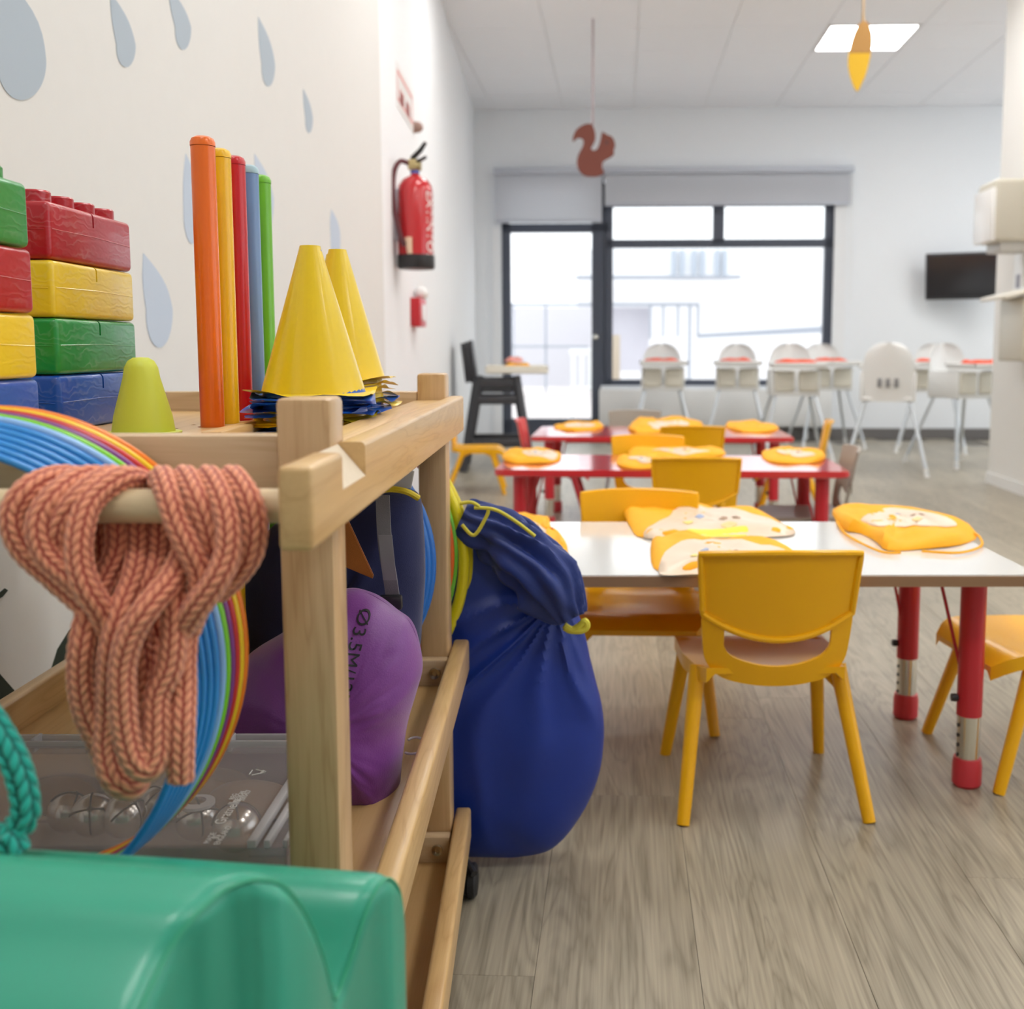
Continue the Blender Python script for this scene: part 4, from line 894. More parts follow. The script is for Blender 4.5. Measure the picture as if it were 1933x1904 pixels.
# gathered mouth: a ruffled sleeve folded over from top to the side
NB2 = fabric('navy_blue_ruffle', (.010, .032, .20), .5, .08, .2, 700)
def ruffle(path, widths, name, mat, par, nf=11, amp=.22, seg=64, seed=0, flat=.62):
    ps = catmull(path, 8); n = len(ps); ws = np.interp(np.linspace(0, 1, n), np.linspace(0, 1, len(widths)), widths); bm = bmesh.new(); rings = []
    for i, p in enumerate(ps):
        d = (ps[min(i+1, n-1)]-ps[max(i-1, 0)]).normalized(); v = Vector((0, -1, 0)); u = d.cross(v).normalized(); f = i/(n-1)
        ring = []
        for k in range(seg):
            a = 2*pi*k/seg; rr = ws[i]*(1+amp*sin(nf*a+2.8*sin(f*6+seed)+seed+2*nz(f*3, a*.5, seed))*(.3+.7*abs(sin(f*4.1+.6+a)))+.30*nz(cos(a)*1.6+f*2, sin(a)*1.6+f*5, seed))
            ring.append(bm.verts.new(p+u*cos(a)*rr+v*sin(a)*rr*flat))
        rings.append(ring)
    for A, B in zip(rings, rings[1:]):
        for k in range(seg): bm.faces.new((A[k], A[(k+1) % seg], B[(k+1) % seg], B[k]))
    bm.faces.new(rings[0][::-1]); bm.faces.new(rings[-1]); return obj(name, bm, mat, par, ang=60)
tq = 1.655
ruffle([atY(872, 975, tq), atY(925, 1000, tq), atY(980, 1045, tq-.02), atY(1035, 1100, tq-.03), atY(1078, 1165, tq-.02)], [.026, .036, .045, .050, .024], 'gathered_mouth', NB2, bb_, 9, .20, seed=1)
ruffle([atY(895, 962, tq+.05), atY(950, 985, tq+.05), atY(1010, 1030, tq+.04), atY(1060, 1085, tq+.03), atY(1090, 1160, tq+.02)], [.014, .020, .026, .028, .014], 'gathered_hem', NB2, bb_, 7, .25, seed=3)
YP = plastic('drawcord_yellow', (.68, .60, .05), .6)
for pts in ([(872, 990), (895, 1010), (918, 975), (922, 962)], [(895, 958), (935, 962), (975, 985), (1010, 1012)], [(868, 950), (890, 948), (905, 956)]):
    bm = bmesh.new(); tube(bm, catmull([atY(x, y, tq-.052) for x, y in pts], 6), .0028, 8); obj('drawcord', bm, YP, bb_)
bm = bmesh.new(); tube(bm, catmull([atY(x, y, tq-.01) for x, y in [(1065, 1180), (1080, 1188), (1095, 1180), (1104, 1172), (1108, 1182), (1098, 1190), (1078, 1190), (1066, 1184)]], 5), .0055, 8); obj('cord_toggle', bm, YP, bb_)

# ================================================================== GREEN FOAM BLOCK (foreground)
GV = plastic('green_vinyl', (.03, .335, .215), .34, .1, .05, 400)
prof = [(150, 2350, .375), (205, 2120, .40), (262, 1935, .425), (318, 1805, .45), (370, 1728, .465), (420, 1680, .480), (460, 1656, .489), (500, 1646, .497), (540, 1654, .505), (575, 1690, .514), (602, 1740, .523), (622, 1795, .533), (636, 1850, .543), (644, 1872, .549), (656, 1845, .556), (676, 1788, .566), (700, 1715, .578), (720, 1670, .590), (738, 1648, .603), (754, 1654, .615), (766, 1682, .624), (772, 1745, .630), (769, 1820, .632), (752, 1890, .634), (735, 1960, .634), (715, 2100, .634)]
E = catmull([PT(x, y, t_) for x, y, t_ in prof], 6)
low = min(p.z for p in E)
ext = Vector((-1, .045, 0)).normalized(); LEN = .46
zb = .0
bm = bmesh.new(); K_ = 30; rings = []
nrm = []
for k in range(len(E)):
    tg = (E[min(k+1, len(E)-1)]-E[max(k-1, 0)]).normalized(); n_ = ext.cross(tg).normalized()
    nrm.append(n_)
sgn = 1 if nrm[len(E)//3].z < 0 else -1
nrm = [n_*(1 if n_.dot(Vector((0, 0, -1))) > 0 or True else 1) for n_ in nrm]
top_k = min(range(len(E)), key=lambda k: (E[k]-PT(500, 1646, .497)).length)
sgn = 1 if nrm[top_k].z < 0 else -1
RR = .013
for j in range(6):           # rounded end
    a_ = j/6*pi/2
    rings.append([bm.verts.new(p + nrm[k]*sgn*RR*(1-sin(a_)) + ext*(RR*(1-cos(a_)))) for k, p in enumerate(E)])
for j in range(K_+1):
    sh = RR + (LEN-RR)*j/K_; ring = []
    for p in E:
        q = p + ext*sh; q.z += .062*(sh-RR)*(1-.3*j/K_); ring.append(bm.verts.new(q))
    rings.append(ring)
for A, B in zip(rings, rings[1:]):
    for k in range(len(A)-1): bm.faces.new((A[k], A[k+1], B[k+1], B[k]))
bots = []
for ring in rings: bots.append((bm.verts.new((ring[0].co.x, ring[0].co.y, 0)), bm.verts.new((ring[-1].co.x, ring[-1].co.y, 0))))
for (a, b_), (c_, d_), A, B in zip(bots, bots[1:], rings, rings[1:]):
    bm.faces.new((A[0], B[0], c_, a)); bm.faces.new((A[-1], b_, d_, B[-1])); bm.faces.new((a, c_, d_, b_))
for ring, bt in ((rings[0], bots[0]), (rings[-1], bots[-1])):      # flat end faces, straight down to the floor
    lowv = [bt[0]] + [bm.verts.new((v.co.x, v.co.y, 0)) for v in ring[1:-1]] + [bt[1]]
    for k in range(len(ring)-1):
        bm.faces.new((ring[k], ring[k+1], lowv[k+1], lowv[k]))
gb = obj('foam_block', bm, GV, ang=50); tag(gb, 'large wavy green vinyl soft play foam block standing before the trolley', 'soft play block')
bm = bmesh.new(); tube(bm, [p+nrm[k+3]*sgn*.0035+ext*.003 for k, p in enumerate(E[3:-3])], .0011, 8); obj('seam_piping', bm, plastic('green_piping', (.04, .36, .2), .35), gb)

# ================================================================== TABLES
def table(s_, d_, rz, w, dp, h_, top_m, edge_m, label, lowt=.145, ins=.07):
    t = thing('children_table', rw(s_, d_, 0), label, 'table', rz, 'low rectangular nursery tables'); ww, dd = w/2, dp/2
    def rr(r, inset=0):
        a = []
        for cx_, cy_, a0 in ((ww-r, dd-r, 0), (-ww+r, dd-r, 90), (-ww+r, -dd+r, 180), (ww-r, -dd+r, 270)):
            for k in range(6): an = radians(a0+k*18); a.append((cx_+(r-inset)*cos(an), cy_+(r-inset)*sin(an)))
        return a
    bm = bmesh.new(); prism(bm, [(x, y, h_-.022) for x, y in rr(.03)], (0, 0, 1), .0195, .004); obj('edge_band' if top_m is not edge_m else 'tabletop', bm, edge_m, t, world=False)
    bm = bmesh.new(); prism(bm, [(x, y, h_-.003) for x, y in rr(.028, .004)], (0, 0, 1), .003, .0008); obj('tabletop' if top_m is not edge_m else 'top_surface', bm, top_m, t, world=False)
    bm = bmesh.new(); bx(bm, -ww+.16, ww-.16, -dd+.16, dd-.16, h_-.045, h_-.022, .004); obj('apron', bm, edge_m if top_m is edge_m else REDL, t, world=False)
    for sx in (-1, 1):
        for sy in (-1, 1):
            x, y = sx*(ww-.085), sy*(dd-ins); c = (x, y, 0)
            bm = bmesh.new(); lathe(bm, [(0, lowt), (.0245, lowt), (.0245, h_-.03), (0, h_-.03)], c=c, seg=28); lg = obj('leg', bm, REDL, t, world=False)
            bm = bmesh.new(); lathe(bm, [(.0225, .04), (.0225, lowt+.01)], c=c, seg=28); obj('chrome_sleeve', bm, CHROME, lg, world=False)
            for k in range(4):
                bm = bmesh.new(); lathe(bm, [(0, 0), (.004, 0), (.004, .0015), (0, .0015)], seg=10, M=Matrix.Translation((x-.0222, y-.004, .065+k*.02)) @ Matrix.Rotation(-pi/2, 4, 'Y')); obj('adjusting_hole', bm, BLACK, lg, world=False)
            bm = bmesh.new(); lathe(bm, [(0, 0), (.024, 0), (.0285, .006), (.0285, .045), (.026, .058), (0, .058)], c=c, seg=28); obj('foot_cap', bm, plastic('foot_cap_red', (.58, .035, .05), .35), lg, world=False)
            bm = bmesh.new(); lathe(bm, [(0, 0), (.007, 0), (.0085, .006), (.0075, .013), (0, .014)], seg=14, M=Matrix.Translation((x-.0235, y, lowt+.035)) @ Matrix.Rotation(-pi/2, 4, 'Y')); obj('knob', bm, BLACK, lg, world=False)
            bm = bmesh.new(); tube(bm, [(x-sx*.018, y-sy*.005, h_*.52), (x-sx*.06, y-sy*.02, h_-.035)], .0035, 8); obj('brace', bm, REDL, lg, world=False)
    return t
WT = plastic('white_laminate', (.80, .80, .78), .12, .3); BE = plastic('brown_table_edge', (.30, .17, .09), .4)
TZ = .45
t1 = table(.172, 2.24, -RA+.045, 1.2, .61, TZ, WT, BE, 'low table with white top and brown edge, nearest of the nursery tables', ins=.11)
REDTOP = REDT
table(.178, 3.87, -RA-.01, 1.22, .53, TZ, REDTOP, REDTOP, 'low table with glossy red top between the other two tables')
table(.20, 5.30, -RA-.01, 1.24, .66, TZ, REDTOP, REDTOP, 'low table with glossy red top closest to the radiator')

# ================================================================== CHAIRS
def chair(name, mat, mleg, label, metal_legs=False):
    t = thing(name, (0, 0, 0), label, 'chair')
    def yb(x, z): return -.150 - .20*(z-.27) + 1.3*x*x
    # backrest panel
    bm = bmesh.new(); NU, NVv = 24, 12; fr, bk = [], []
    for j in range(NVv+1):
        v = j/NVv; a, b_ = [], []
        for i in range(NU+1):
            u = -1+2*i/NU; x = u*(.137+.008*v); zt = .502+.006*(1-u*u); zb_ = .388-.046*(1-u*u); z = zb_+(zt-zb_)*v
            a.append(bm.verts.new((x, yb(x, z)+.004, z))); b_.append(bm.verts.new((x, yb(x, z)-.002, z)))
        fr.append(a); bk.append(b_)
    for L_, fl_ in ((fr, 0), (bk, 1)):
        for j in range(NVv):
            for i in range(NU):
                q = (L_[j][i], L_[j][i+1], L_[j+1][i+1], L_[j+1][i]); bm.faces.new(q if fl_ else q[::-1])
    per = [(0, i) for i in range(NU)] + [(j, NU) for j in range(NVv)] + [(NVv, i) for i in range(NU, 0, -1)] + [(j, 0) for j in range(NVv, 0, -1)]
    for (j, i), (j2, i2) in zip(per, per[1:]+per[:1]): bm.faces.new((fr[j][i], fr[j2][i2], bk[j2][i2], bk[j][i]))
    br_ = obj('backrest', bm, mat, t, world=False)
    rim = []
    for (j, i) in per:
        v = j/NVv; u = -1+2*i/NU; x = u*(.137+.008*v); zt = .502+.006*(1-u*u); zb_ = .388-.046*(1-u*u); z = zb_+(zt-zb_)*v; rim.append((x, yb(x, z)-.003, z))
    bm = bmesh.new(); tube(bm, rim, .0062, 8, closed=True); obj('rim', bm, mat, br_, world=False)
    # lower frame around the hand slot
    bm = bmesh.new()
    out_ = catmull([(-.139, .395), (-.136, .34), (-.128, .295), (-.10, .266), (-.05, .254), (0, .251), (.05, .254), (.10, .266), (.128, .295), (.136, .34), (.139, .395)] and [Vector((a, 0, b)) for a, b in [(-.139, .395), (-.136, .34), (-.128, .295), (-.10, .266), (-.05, .254), (0, .251), (.05, .254), (.10, .266), (.128, .295), (.136, .34), (.139, .395)]], 4)
    inn = catmull([Vector((a, 0, b)) for a, b in [(-.098, .375), (-.098, .345), (-.096, .325), (-.080, .307), (-.04, .294), (0, .290), (.04, .294), (.080, .307), (.096, .325), (.098, .345), (.098, .375)]], 4)
    A = []
    for o_, i_ in zip(out_, inn):
        row = []
        for w in (0, .33, .66, 1):
            p = o_*(1-w)+i_*w; row.append(p)
        A.append([bm.verts.new((p.x, yb(p.x, p.z)+.004, p.z)) for p in row] + [bm.verts.new((p.x, yb(p.x, p.z)-.005, p.z)) for p in row[::-1]])
    for a, b_ in zip(A, A[1:]):
        for k in range(8): bm.faces.new((a[k], a[(k+1) % 8], b_[(k+1) % 8], b_[k]))
    bm.faces.new(A[0][::-1]); bm.faces.new(A[-1]); obj('back_support', bm, mat, t, world=False)
    # seat shell
    bm = bmesh.new(); NX, NY = 16, 16; top_, bot = [], []
    for j in range(NY+1):
        y = -.148+.318*j/NY; v = j/NY; wd = .128+.026*min(1, v*2.2)
        if v > .85: wd -= .03*((v-.85)/.15)**2
        a, b_ = [], []
        for i in range(NX+1):
            u = -1+2*i/NX; x = u*wd; z = .272 - .012*(1-u*u)*sin(pi*min(1, v*1.1)) + .03*max(0, .18-v)*5*.5 - .03*max(0, (v-.82)/.18)**2
            a.append(bm.verts.new((x, y, z))); b_.append(bm.verts.new((x, y, z-.012-.016*(abs(u) > .99))))
        top_.append(a); bot.append(b_)
    for L_, fl_ in ((top_, 1), (bot, 0)):
        for j in range(NY):
            for i in range(NX):
                q = (L_[j][i], L_[j][i+1], L_[j+1][i+1], L_[j+1][i]); bm.faces.new(q if fl_ else q[::-1])
    per = [(0, i) for i in range(NX)] + [(j, NX) for j in range(NY)] + [(NY, i) for i in range(NX, 0, -1)] + [(j, 0) for j in range(NY, 0, -1)]
    for (j, i), (j2, i2) in zip(per, per[1:]+per[:1]): bm.faces.new((top_[j][i], top_[j2][i2], bot[j2][i2], bot[j][i]))
    obj('seat', bm, mat, t, world=False)
    for sx in (-1, 1):
        for sy, y0, y1, x1 in ((-1, -.075, -.178, .172), (1, .085, .165, .166)):
            bm = bmesh.new(); x0 = .134
            if metal_legs: tube(bm, [(sx*x0, y0, .262), (sx*x1, y1, 0)], .009, 10)
            else:
                ps = [Vector((sx*(x0+(x1-x0)*f_), y0+(y1-y0)*f_, .268*(1-f_))) for f_ in np.linspace(0, 1, 8)]; tube(bm, ps, [.0165, .0155, .0148, .0142, .0137, .0132, .0128, .012], 14)
                tube(bm, [(sx*(x0-.02), y0*.5, .252), (sx*(x0+.004), y0+(y1-y0)*.16, .222)], [.011, .006], 8)
            obj('leg', bm, mleg, t, world=False)
    return t
CG = 'moulded nursery chairs at the tables'
yc = chair('nursery_chair', YCH, YCH, '')
def put(src, s_, d_, rot, label, first=False):
    p = rw(s_, d_, 0); rz = -RA + rot
    if first: src.location = p; src.rotation_euler = (0, 0, rz); src['label'] = label; src['group'] = CG; return src
    return copy_tree(src, p, rz, label, CG)
put(yc, .278, 2.055, .07, 'yellow chair seen from behind, pushed up to the near side of the white table', True)
put(yc, .050, 2.48, pi, 'yellow chair facing us across the white table')
put(yc, .885, 2.215, pi/2+.14, 'yellow chair at the right end of the white table, cut by the frame')
put(yc, .25, 3.66, .02, 'yellow chair seen from behind at the red table next after the white one')
put(yc, .115, 4.16, pi, 'yellow chair facing us across the first red table')
put(yc, .335, 5.05, .0, 'yellow chair seen from behind at the red table by the radiator')
put(yc, .85, 5.28, pi/2-.15, 'yellow chair at the right end of the red table by the radiator')
put(yc, -.86, 6.35, -pi/2+.1, 'yellow chair standing alone by the left wall before the black high chair')
bc = chair('nursery_chair', BEI, STEEL, '', True)
put(bc, .085, 5.88, pi, 'taupe chair facing us behind the red table by the radiator', True)
put(bc, .665, 3.87, pi/2-.05, 'taupe chair with metal legs at the right end of the first red table')
rc = chair('nursery_chair', plastic('red_chair_plastic', (.70, .06, .06), .35), REDL, '')
put(rc, -.32, 5.30, -pi/2, 'red chair at the left end of the red table by the radiator', True)

# ================================================================== BIBS
def bib(pts, z, th, label, loops=(), panel=None, stripe=None, mat=BIB, seed=1, w=RA, group='folded bibs on the tables', lift=None):
    ol = [atZ(x, y, z) for x, y in pts]; c = sum(ol, Vector())/len(ol)
    th *= .85 if w > 0 and min(q_[1] for q_ in pts) > 900 else .62
    def fo(u, r, s): return (.6*th*nz(u*11+seed, r*4, s)+.45*th*sin(u*31+seed)*r**2) if s == 0 else 0
    for p in ol+[c]: p.z = z+.002
    bm = pillow(ol, c, (0, 0, 1), th, fo, K=12, n=3, back=.0008, power=7)
    o = obj('folded_bib', bm, mat); tag(o, label, 'bib', group)
    bvh = BVHTree.FromPolygons([Matrix.Translation(o.location) @ v.co for v in o.data.vertices], [list(p.vertices) for p in o.data.polygons])
    def drape(name, pp_, off, m_, parent):
        pv = catmull([atZ(x, y, z+th*.6) for x, y in pp_], 5, True); cc = sum(pv, Vector())/len(pv); bm = bmesh.new(); rings = []; K = 7
        def hgt(q):
            h_ = bvh.ray_cast(Vector((q.x, q.y, z+.5)), Vector((0, 0, -1))); return (h_[0].z if h_[0] else z+.002)+off
        cv = bm.verts.new((cc.x, cc.y, hgt(cc)))
        for k in range(1, K+1): rings.append([bm.verts.new((q.x, q.y, hgt(q))) for q in [cc+(p-cc)*(k/K) for p in pv]])
        n = len(pv)
        for i in range(n): bm.faces.new((cv, rings[0][i], rings[0][(i+1) % n]))
        for A, B in zip(rings, rings[1:]):
            for i in range(n): bm.faces.new((A[i], B[i], B[(i+1) % n], A[(i+1) % n]))
        bmesh.ops.recalc_face_normals(bm, faces=bm.faces[:]); ex_ = bmesh.ops.extrude_face_region(bm, geom=bm.faces[:]); bmesh.ops.translate(bm, verts=[v for v in ex_['geom'] if isinstance(v, bmesh.types.BMVert)], vec=(0, 0, .0008))
        return obj(name, bm, m_, parent, ang=80)
    if panel:
        pn = drape('printed_panel', panel, .001, BIBP, o)
        cx_ = sum(q[0] for q in panel)/len(panel); cy_ = sum(q[1] for q in panel)/len(panel)
        for dx, dy, rr, mt in ((-.22, -.15, 6, 'b'), (.05, -.1, 5, 'k'), (.2, -.12, 5, 'k'), (.12, .12, 9, 'o'), (-.35, .12, 6, 'y')):
            wpx = max(q[0] for q in panel)-min(q[0] for q in panel); hpx = max(q[1] for q in panel)-min(q[1] for q in panel)
            x0, y0 = cx_+dx*wpx*.6, cy_+dy*hpx; rr = rr*wpx/260
            drape('print_spot', [(x0-rr*1.6, y0), (x0, y0-rr*.45), (x0+rr*1.6, y0), (x0, y0+rr*.45)], .0024, plastic('print_'+mt, {'b': (.35, .42, .60), 'k': (.40, .24, .14), 'o': (.85, .60, .25), 'y': (.85, .70, .2)}[mt], .5), pn)
    if stripe: drape('yellow_pocket', stripe, .0024, plastic('bib_stripe_yellow', (.85, .72, .05), .5), o)
    for lp_ in loops:
        bm = bmesh.new(); tube(bm, catmull([atZ(x, y, z+.006) for x, y in lp_], 6), .0028, 7); obj('neck_tie', bm, mat, o)
    return o
z0 = TZ
bib([(930, 990), (975, 972), (1010, 985), (1035, 980), (1042, 1010), (1062, 1015), (1072, 1050), (1045, 1058), (1000, 1040), (950, 1030)], z0, .020, 'orange bib crumpled half behind the round blue bag', panel=[(950, 985), (990, 985), (1030, 1010), (1010, 1025), (970, 1015)], seed=2)
bib([(1180, 962), (1240, 961), (1310, 958), (1360, 962), (1425, 968), (1480, 990), (1495, 1008), (1400, 1012), (1300, 1014), (1215, 1016), (1192, 1000)], z0, .016, 'orange bib spread with printed front and yellow pocket in the middle of the white table',
    panel=[(1215, 1010), (1255, 985), (1285, 963), (1350, 962), (1420, 975), (1490, 990), (1493, 1006), (1400, 1010), (1300, 1012)], stripe=[(1305, 1004), (1308, 1010), (1400, 1009), (1402, 1000)], seed=3)
bib([(1235, 1016), (1275, 1012), (1330, 1020), (1400, 1024), (1470, 1028), (1500, 1045), (1480, 1075), (1400, 1080), (1320, 1080), (1245, 1080), (1228, 1052)], z0, .016, 'orange printed bib in front of the near yellow chair back',
    panel=[(1245, 1078), (1262, 1045), (1310, 1025), (1400, 1028), (1480, 1040), (1480, 1072), (1400, 1078), (1310, 1079)], seed=4)
bib([(1572, 962), (1640, 966), (1725, 965), (1790, 985), (1845, 1010), (1812, 1030), (1740, 1038), (1675, 1040), (1655, 1025), (1625, 1008), (1590, 1000)], z0, .024, 'orange folded bib with loose ties on the right end of the white table',
    loops=([(1580, 985), (1600, 1010), (1660, 1040), (1700, 1043)], [(1740, 1040), (1810, 1043), (1852, 1030), (1848, 1012), (1835, 1005)]), panel=[(1625, 985), (1680, 968), (1730, 968), (1780, 985), (1805, 998), (1740, 1000), (1665, 1000)], seed=5)
bib([(950, 858), (985, 851), (1030, 852), (1058, 858), (1050, 872), (1000, 876), (955, 872)], z0, .026, 'orange folded bib at the left end of the first red table', panel=[(985, 856), (1020, 854), (1052, 860), (1040, 868), (1000, 864)], seed=6)
bib([(1165, 868), (1195, 862), (1240, 864), (1270, 872), (1262, 884), (1210, 886), (1170, 882)], z0, .022, 'orange folded bib left of the chair back on the first red table', panel=[(1185, 868), (1220, 866), (1255, 872), (1220, 877)], seed=7)
bib([(1192, 850), (1250, 846), (1310, 848), (1365, 852), (1360, 862), (1290, 864), (1200, 862)], z0, .022, 'orange bib spread along the far edge of the first red table', panel=[(1230, 852), (1300, 850), (1340, 854), (1290, 859)], seed=8)
bib([(1438, 856), (1470, 849), (1520, 851), (1556, 858), (1550, 872), (1500, 876), (1450, 872)], z0, .026, 'orange folded bib at the right end of the first red table', panel=[(1465, 855), (1510, 854), (1540, 860), (1500, 866)], seed=9)
bib([(1048, 804), (1085, 799), (1130, 800), (1138, 808), (1100, 814), (1055, 812)], z0, .022, 'orange folded bib at the left end of the radiator side table', panel=[(1070, 803), (1120, 802), (1120, 807), (1075, 808)], seed=10)
bib([(1186, 806), (1215, 798), (1270, 797), (1320, 799), (1322, 810), (1265, 816), (1200, 818)], z0, .045, 'tall heap of orange bib in the middle of the radiator side table', panel=[(1225, 802), (1275, 800), (1300, 804), (1240, 810)], seed=11)
bib([(1368, 806), (1390, 800), (1440, 802), (1470, 808), (1455, 816), (1400, 816)], z0, .03, 'orange folded bib at the right end of the radiator side table', seed=12)

# ================================================================== HIGH CHAIRS
def high_chair():
    t = thing('high_chair', (0, 0, 0), '', 'high chair')
    for sx in (-1, 1):
        for sy in (-1, 1):
            x0, y0, x1, y1 = sx*.15, sy*.12, sx*.27, sy*.27
            bm = bmesh.new(); tube(bm, [(x0, y0, .50), (x1, y1, .02)], .0125, 10); lg = obj('leg', bm, STEEL, t, world=False)
            bm = bmesh.new(); tube(bm, [(x1-sx*.012, y1-sy*.012, .06), (x1, y1, .0)], [.0145, .018], 10); obj('foot_cap', bm, WHITE, lg, world=False)
    # seat shell with arms
    bm = bmesh.new(); bx(bm, -.17, .17, -.15, .16, .50, .53, .012); bx(bm, -.185, -.16, -.15, .16, .50, .70, .010); bx(bm, .16, .185, -.15, .16, .50, .70, .010); obj('seat', bm, WHITE, t, world=False)
    # back shell: arched
    bm = bmesh.new(); N = 20; fr, bk = [], []
    for j in range(11):
        v = 1-(1-j/10)**2; z = .50+.40*v; hw = .17 if v < .5 else .17*max(0.0, 1-(min(1, (v-.5)/.505))**2.6)**(1/2.5)
        a, b_ = [], []
        for i in range(N+1):
            u = -1+2*i/N; x = u*hw; y = -.15-.07*v+.05*u*u; a.append(bm.verts.new((x, y, z))); b_.append(bm.verts.new((x, y-.012, z)))
        fr.append(a); bk.append(b_)
    for L_, fl_ in ((fr, 0), (bk, 1)):
        for j in range(10):
            for i in range(N):
                q = (L_[j][i], L_[j][i+1], L_[j+1][i+1], L_[j+1][i]); bm.faces.new(q if fl_ else q[::-1])
    per = [(0, i) for i in range(N)] + [(j, N) for j in range(10)] + [(10, i) for i in range(N, 0, -1)] + [(j, 0) for j in range(10, 0, -1)]
    for (j, i), (j2, i2) in zip(per, per[1:]+per[:1]): bm.faces.new((fr[j][i], fr[j2][i2], bk[j2][i2], bk[j][i]))
    bk_o = obj('backrest', bm, WHITE, t, world=False)
    for x in (-.055, 0, .055):
        bm = bmesh.new(); bx(bm, x-.014, x+.014, -.196, -.178, .60, .66, .004); obj('strap_slot', bm, plastic('slot_grey', (.25, .25, .26), .5), bk_o, world=False)
    # tray and front shell
    bm = bmesh.new(); bx(bm, -.20, .20, .05, .34, .715, .74, .011, 3); tr = obj('tray', bm, WHITE, t, world=False)
    bm = bmesh.new()
    for a in ((-.205, .205, .045, .06), (-.205, .205, .33, .345), (-.205, -.19, .045, .345), (.19, .205, .045, .345)): bx(bm, *a, .735, .755, .005)
    obj('tray_rim', bm, WHITE, tr, world=False)
    for sx in (-1, 1):
        bm = bmesh.new(); bx(bm, sx*.09-.075, sx*.09+.075, .15, .175, .53, .69, .018, 3); obj('front_shell', bm, CREAM, t, world=False)
    return t
hc = high_chair(); HG = 'white high chairs along the far wall'
hcs = []
def puth(s_, d_, rot, label, first=False):
    p = rw(s_, d_, 0)
    if first: hc.location = p; hc.rotation_euler = (0, 0, -RA+rot); hc['label'] = label; hc['group'] = HG; o = hc
    else: o = copy_tree(hc, p, -RA+rot, label, HG)
    hcs.append((o, s_, d_, rot)); return o
puth(.37, 9.3, pi, 'white high chair before the window nearest the glass door', True)
puth(1.02, 9.3, pi-.1, 'white high chair before the window, second from the glass door')
puth(1.35, 8.35, pi, 'white high chair standing forward of the window row with red bib')
puth(1.80, 9.35, pi+.1, 'white high chair half hidden below the right window edge')
puth(1.86, 7.45, -.25, 'white high chair seen from behind in the open floor')
puth(2.62, 9.0, pi-.3, 'white high chair with round back under the wall television')
puth(2.52, 7.95, pi+.45, 'white high chair nearest the white partition with red bib')
def bib3(s_, d_, z, rot, w, dp, label, mat=RBIB, sd=1, group='red bibs on the high chair trays'):
    M = Matrix.Translation(rw(s_, d_, z+.001)) @ Matrix.Rotation(-RA+rot, 4, 'Z'); rn = random.Random(sd)
    ol = [M @ Vector((w/2*cos(a)*(1+.18*rn.uniform(-1, 1)), dp/2*sin(a)*(1+.18*rn.uniform(-1, 1)), 0)) for a in np.linspace(0, 2*pi, 11)[:-1]]
    c = M @ Vector((0, 0, 0)); o = obj('folded_bib', pillow(ol, c, (0, 0, 1), .030, lambda u, r, s: (.014*nz(u*8+sd, r*3, 0)+.008*sin(u*22)*r) if s == 0 else 0, K=8, n=4, back=.0005, power=4), mat)
    tag(o, label, 'bib', group)
    ol2 = [c+(p-c)*.38+Vector((.03, 0, .036)) for p in ol]; bm = pillow(ol2, c+Vector((.03, 0, .036)), (0, 0, 1), .003, None, K=4, n=3, back=.001, power=4); obj('printed_panel', bm, BIBP, o)
for k, (o, s_, d_, rot) in enumerate(hcs):
    if k == 4: continue
    off = Vector((sin(-(rot))*1, cos(rot), 0)) * .19
    lab = ('nearest the glass door', 'second from the glass door', 'standing forward of the window', 'below the right window edge', '', 'under the wall television', 'nearest the white partition')[k]
    bib3(s_+off.x, d_+off.y, .742, rot, .30, .2, 'red orange bib on the tray of the high chair '+lab, RBIB, 20+k)
# black stacked high chair with a white tray
def black_chair(s_, d_, rot, label):
    t = thing('black_high_chair', rw(s_, d_, 0), label, 'high chair', -RA+rot)
    BP = plastic('black_highchair_plastic', (.045, .045, .052), .45)
    for sx in (-1, 1):
        for sy in (-1, 1):
            bm = bmesh.new(); x0, x1 = sx*.175, sx*.25; y0, y1 = sy*.13, sy*.24
            for k in (0,):
                ps = [Vector((x0+(x1-x0)*f, y0+(y1-y0)*f, .66*(1-f))) for f in (0, .5, 1)]
                tube(bm, ps, [.036, .034, .030], 4)
            lg = obj('leg', bm, BP, t, world=False)
    for z, e in ((.62, .18), (.50, .195), (.20, .225)):
        bm = bmesh.new()
        for sy in (-1, 1): bx(bm, -e, e, sy*(.13+(.66-z)*.165)-.015, sy*(.13+(.66-z)*.165)+.015, z-.03, z+.03, .008)
        for sx in (-1, 1): bx(bm, sx*e-.015, sx*e+.015, -(.13+(.66-z)*.165), (.13+(.66-z)*.165), z-.03, z+.03, .008)
        obj('crossbar', bm, BP, t, world=False)
    for z in (.52, .565):
        bm = bmesh.new(); bx(bm, -.17, .17, -.15, .15, z-.012, z+.012, .008); obj('seat', bm, BP, t, world=False)
    for k in range(3):
        bm = bmesh.new(); Mx = Matrix.Translation((0, -.15-.03*k, .62)) @ Matrix.Rotation(.12, 4, 'X'); bx(bm, -.16, .16, -.012, .012, 0, .30-.01*k, .008, M=Mx); obj('backrest', bm, BP, t, world=False)
    bm = bmesh.new(); bx(bm, -.235, .235, -.08, .36, .685, .72, .014, 3); tr = obj('tray', bm, CREAM, t, world=False)
    bm = bmesh.new()
    for a in ((-.235, .235, -.08, -.062), (-.235, .235, .342, .36), (-.235, -.217, -.08, .36), (.217, .235, -.08, .36)): bx(bm, *a, .715, .74, .006)
    obj('tray_rim', bm, CREAM, tr, world=False)
    return t
black_chair(-.88, 7.6, -pi/2+.1, 'black plastic high chair with cream tray by the glass door')
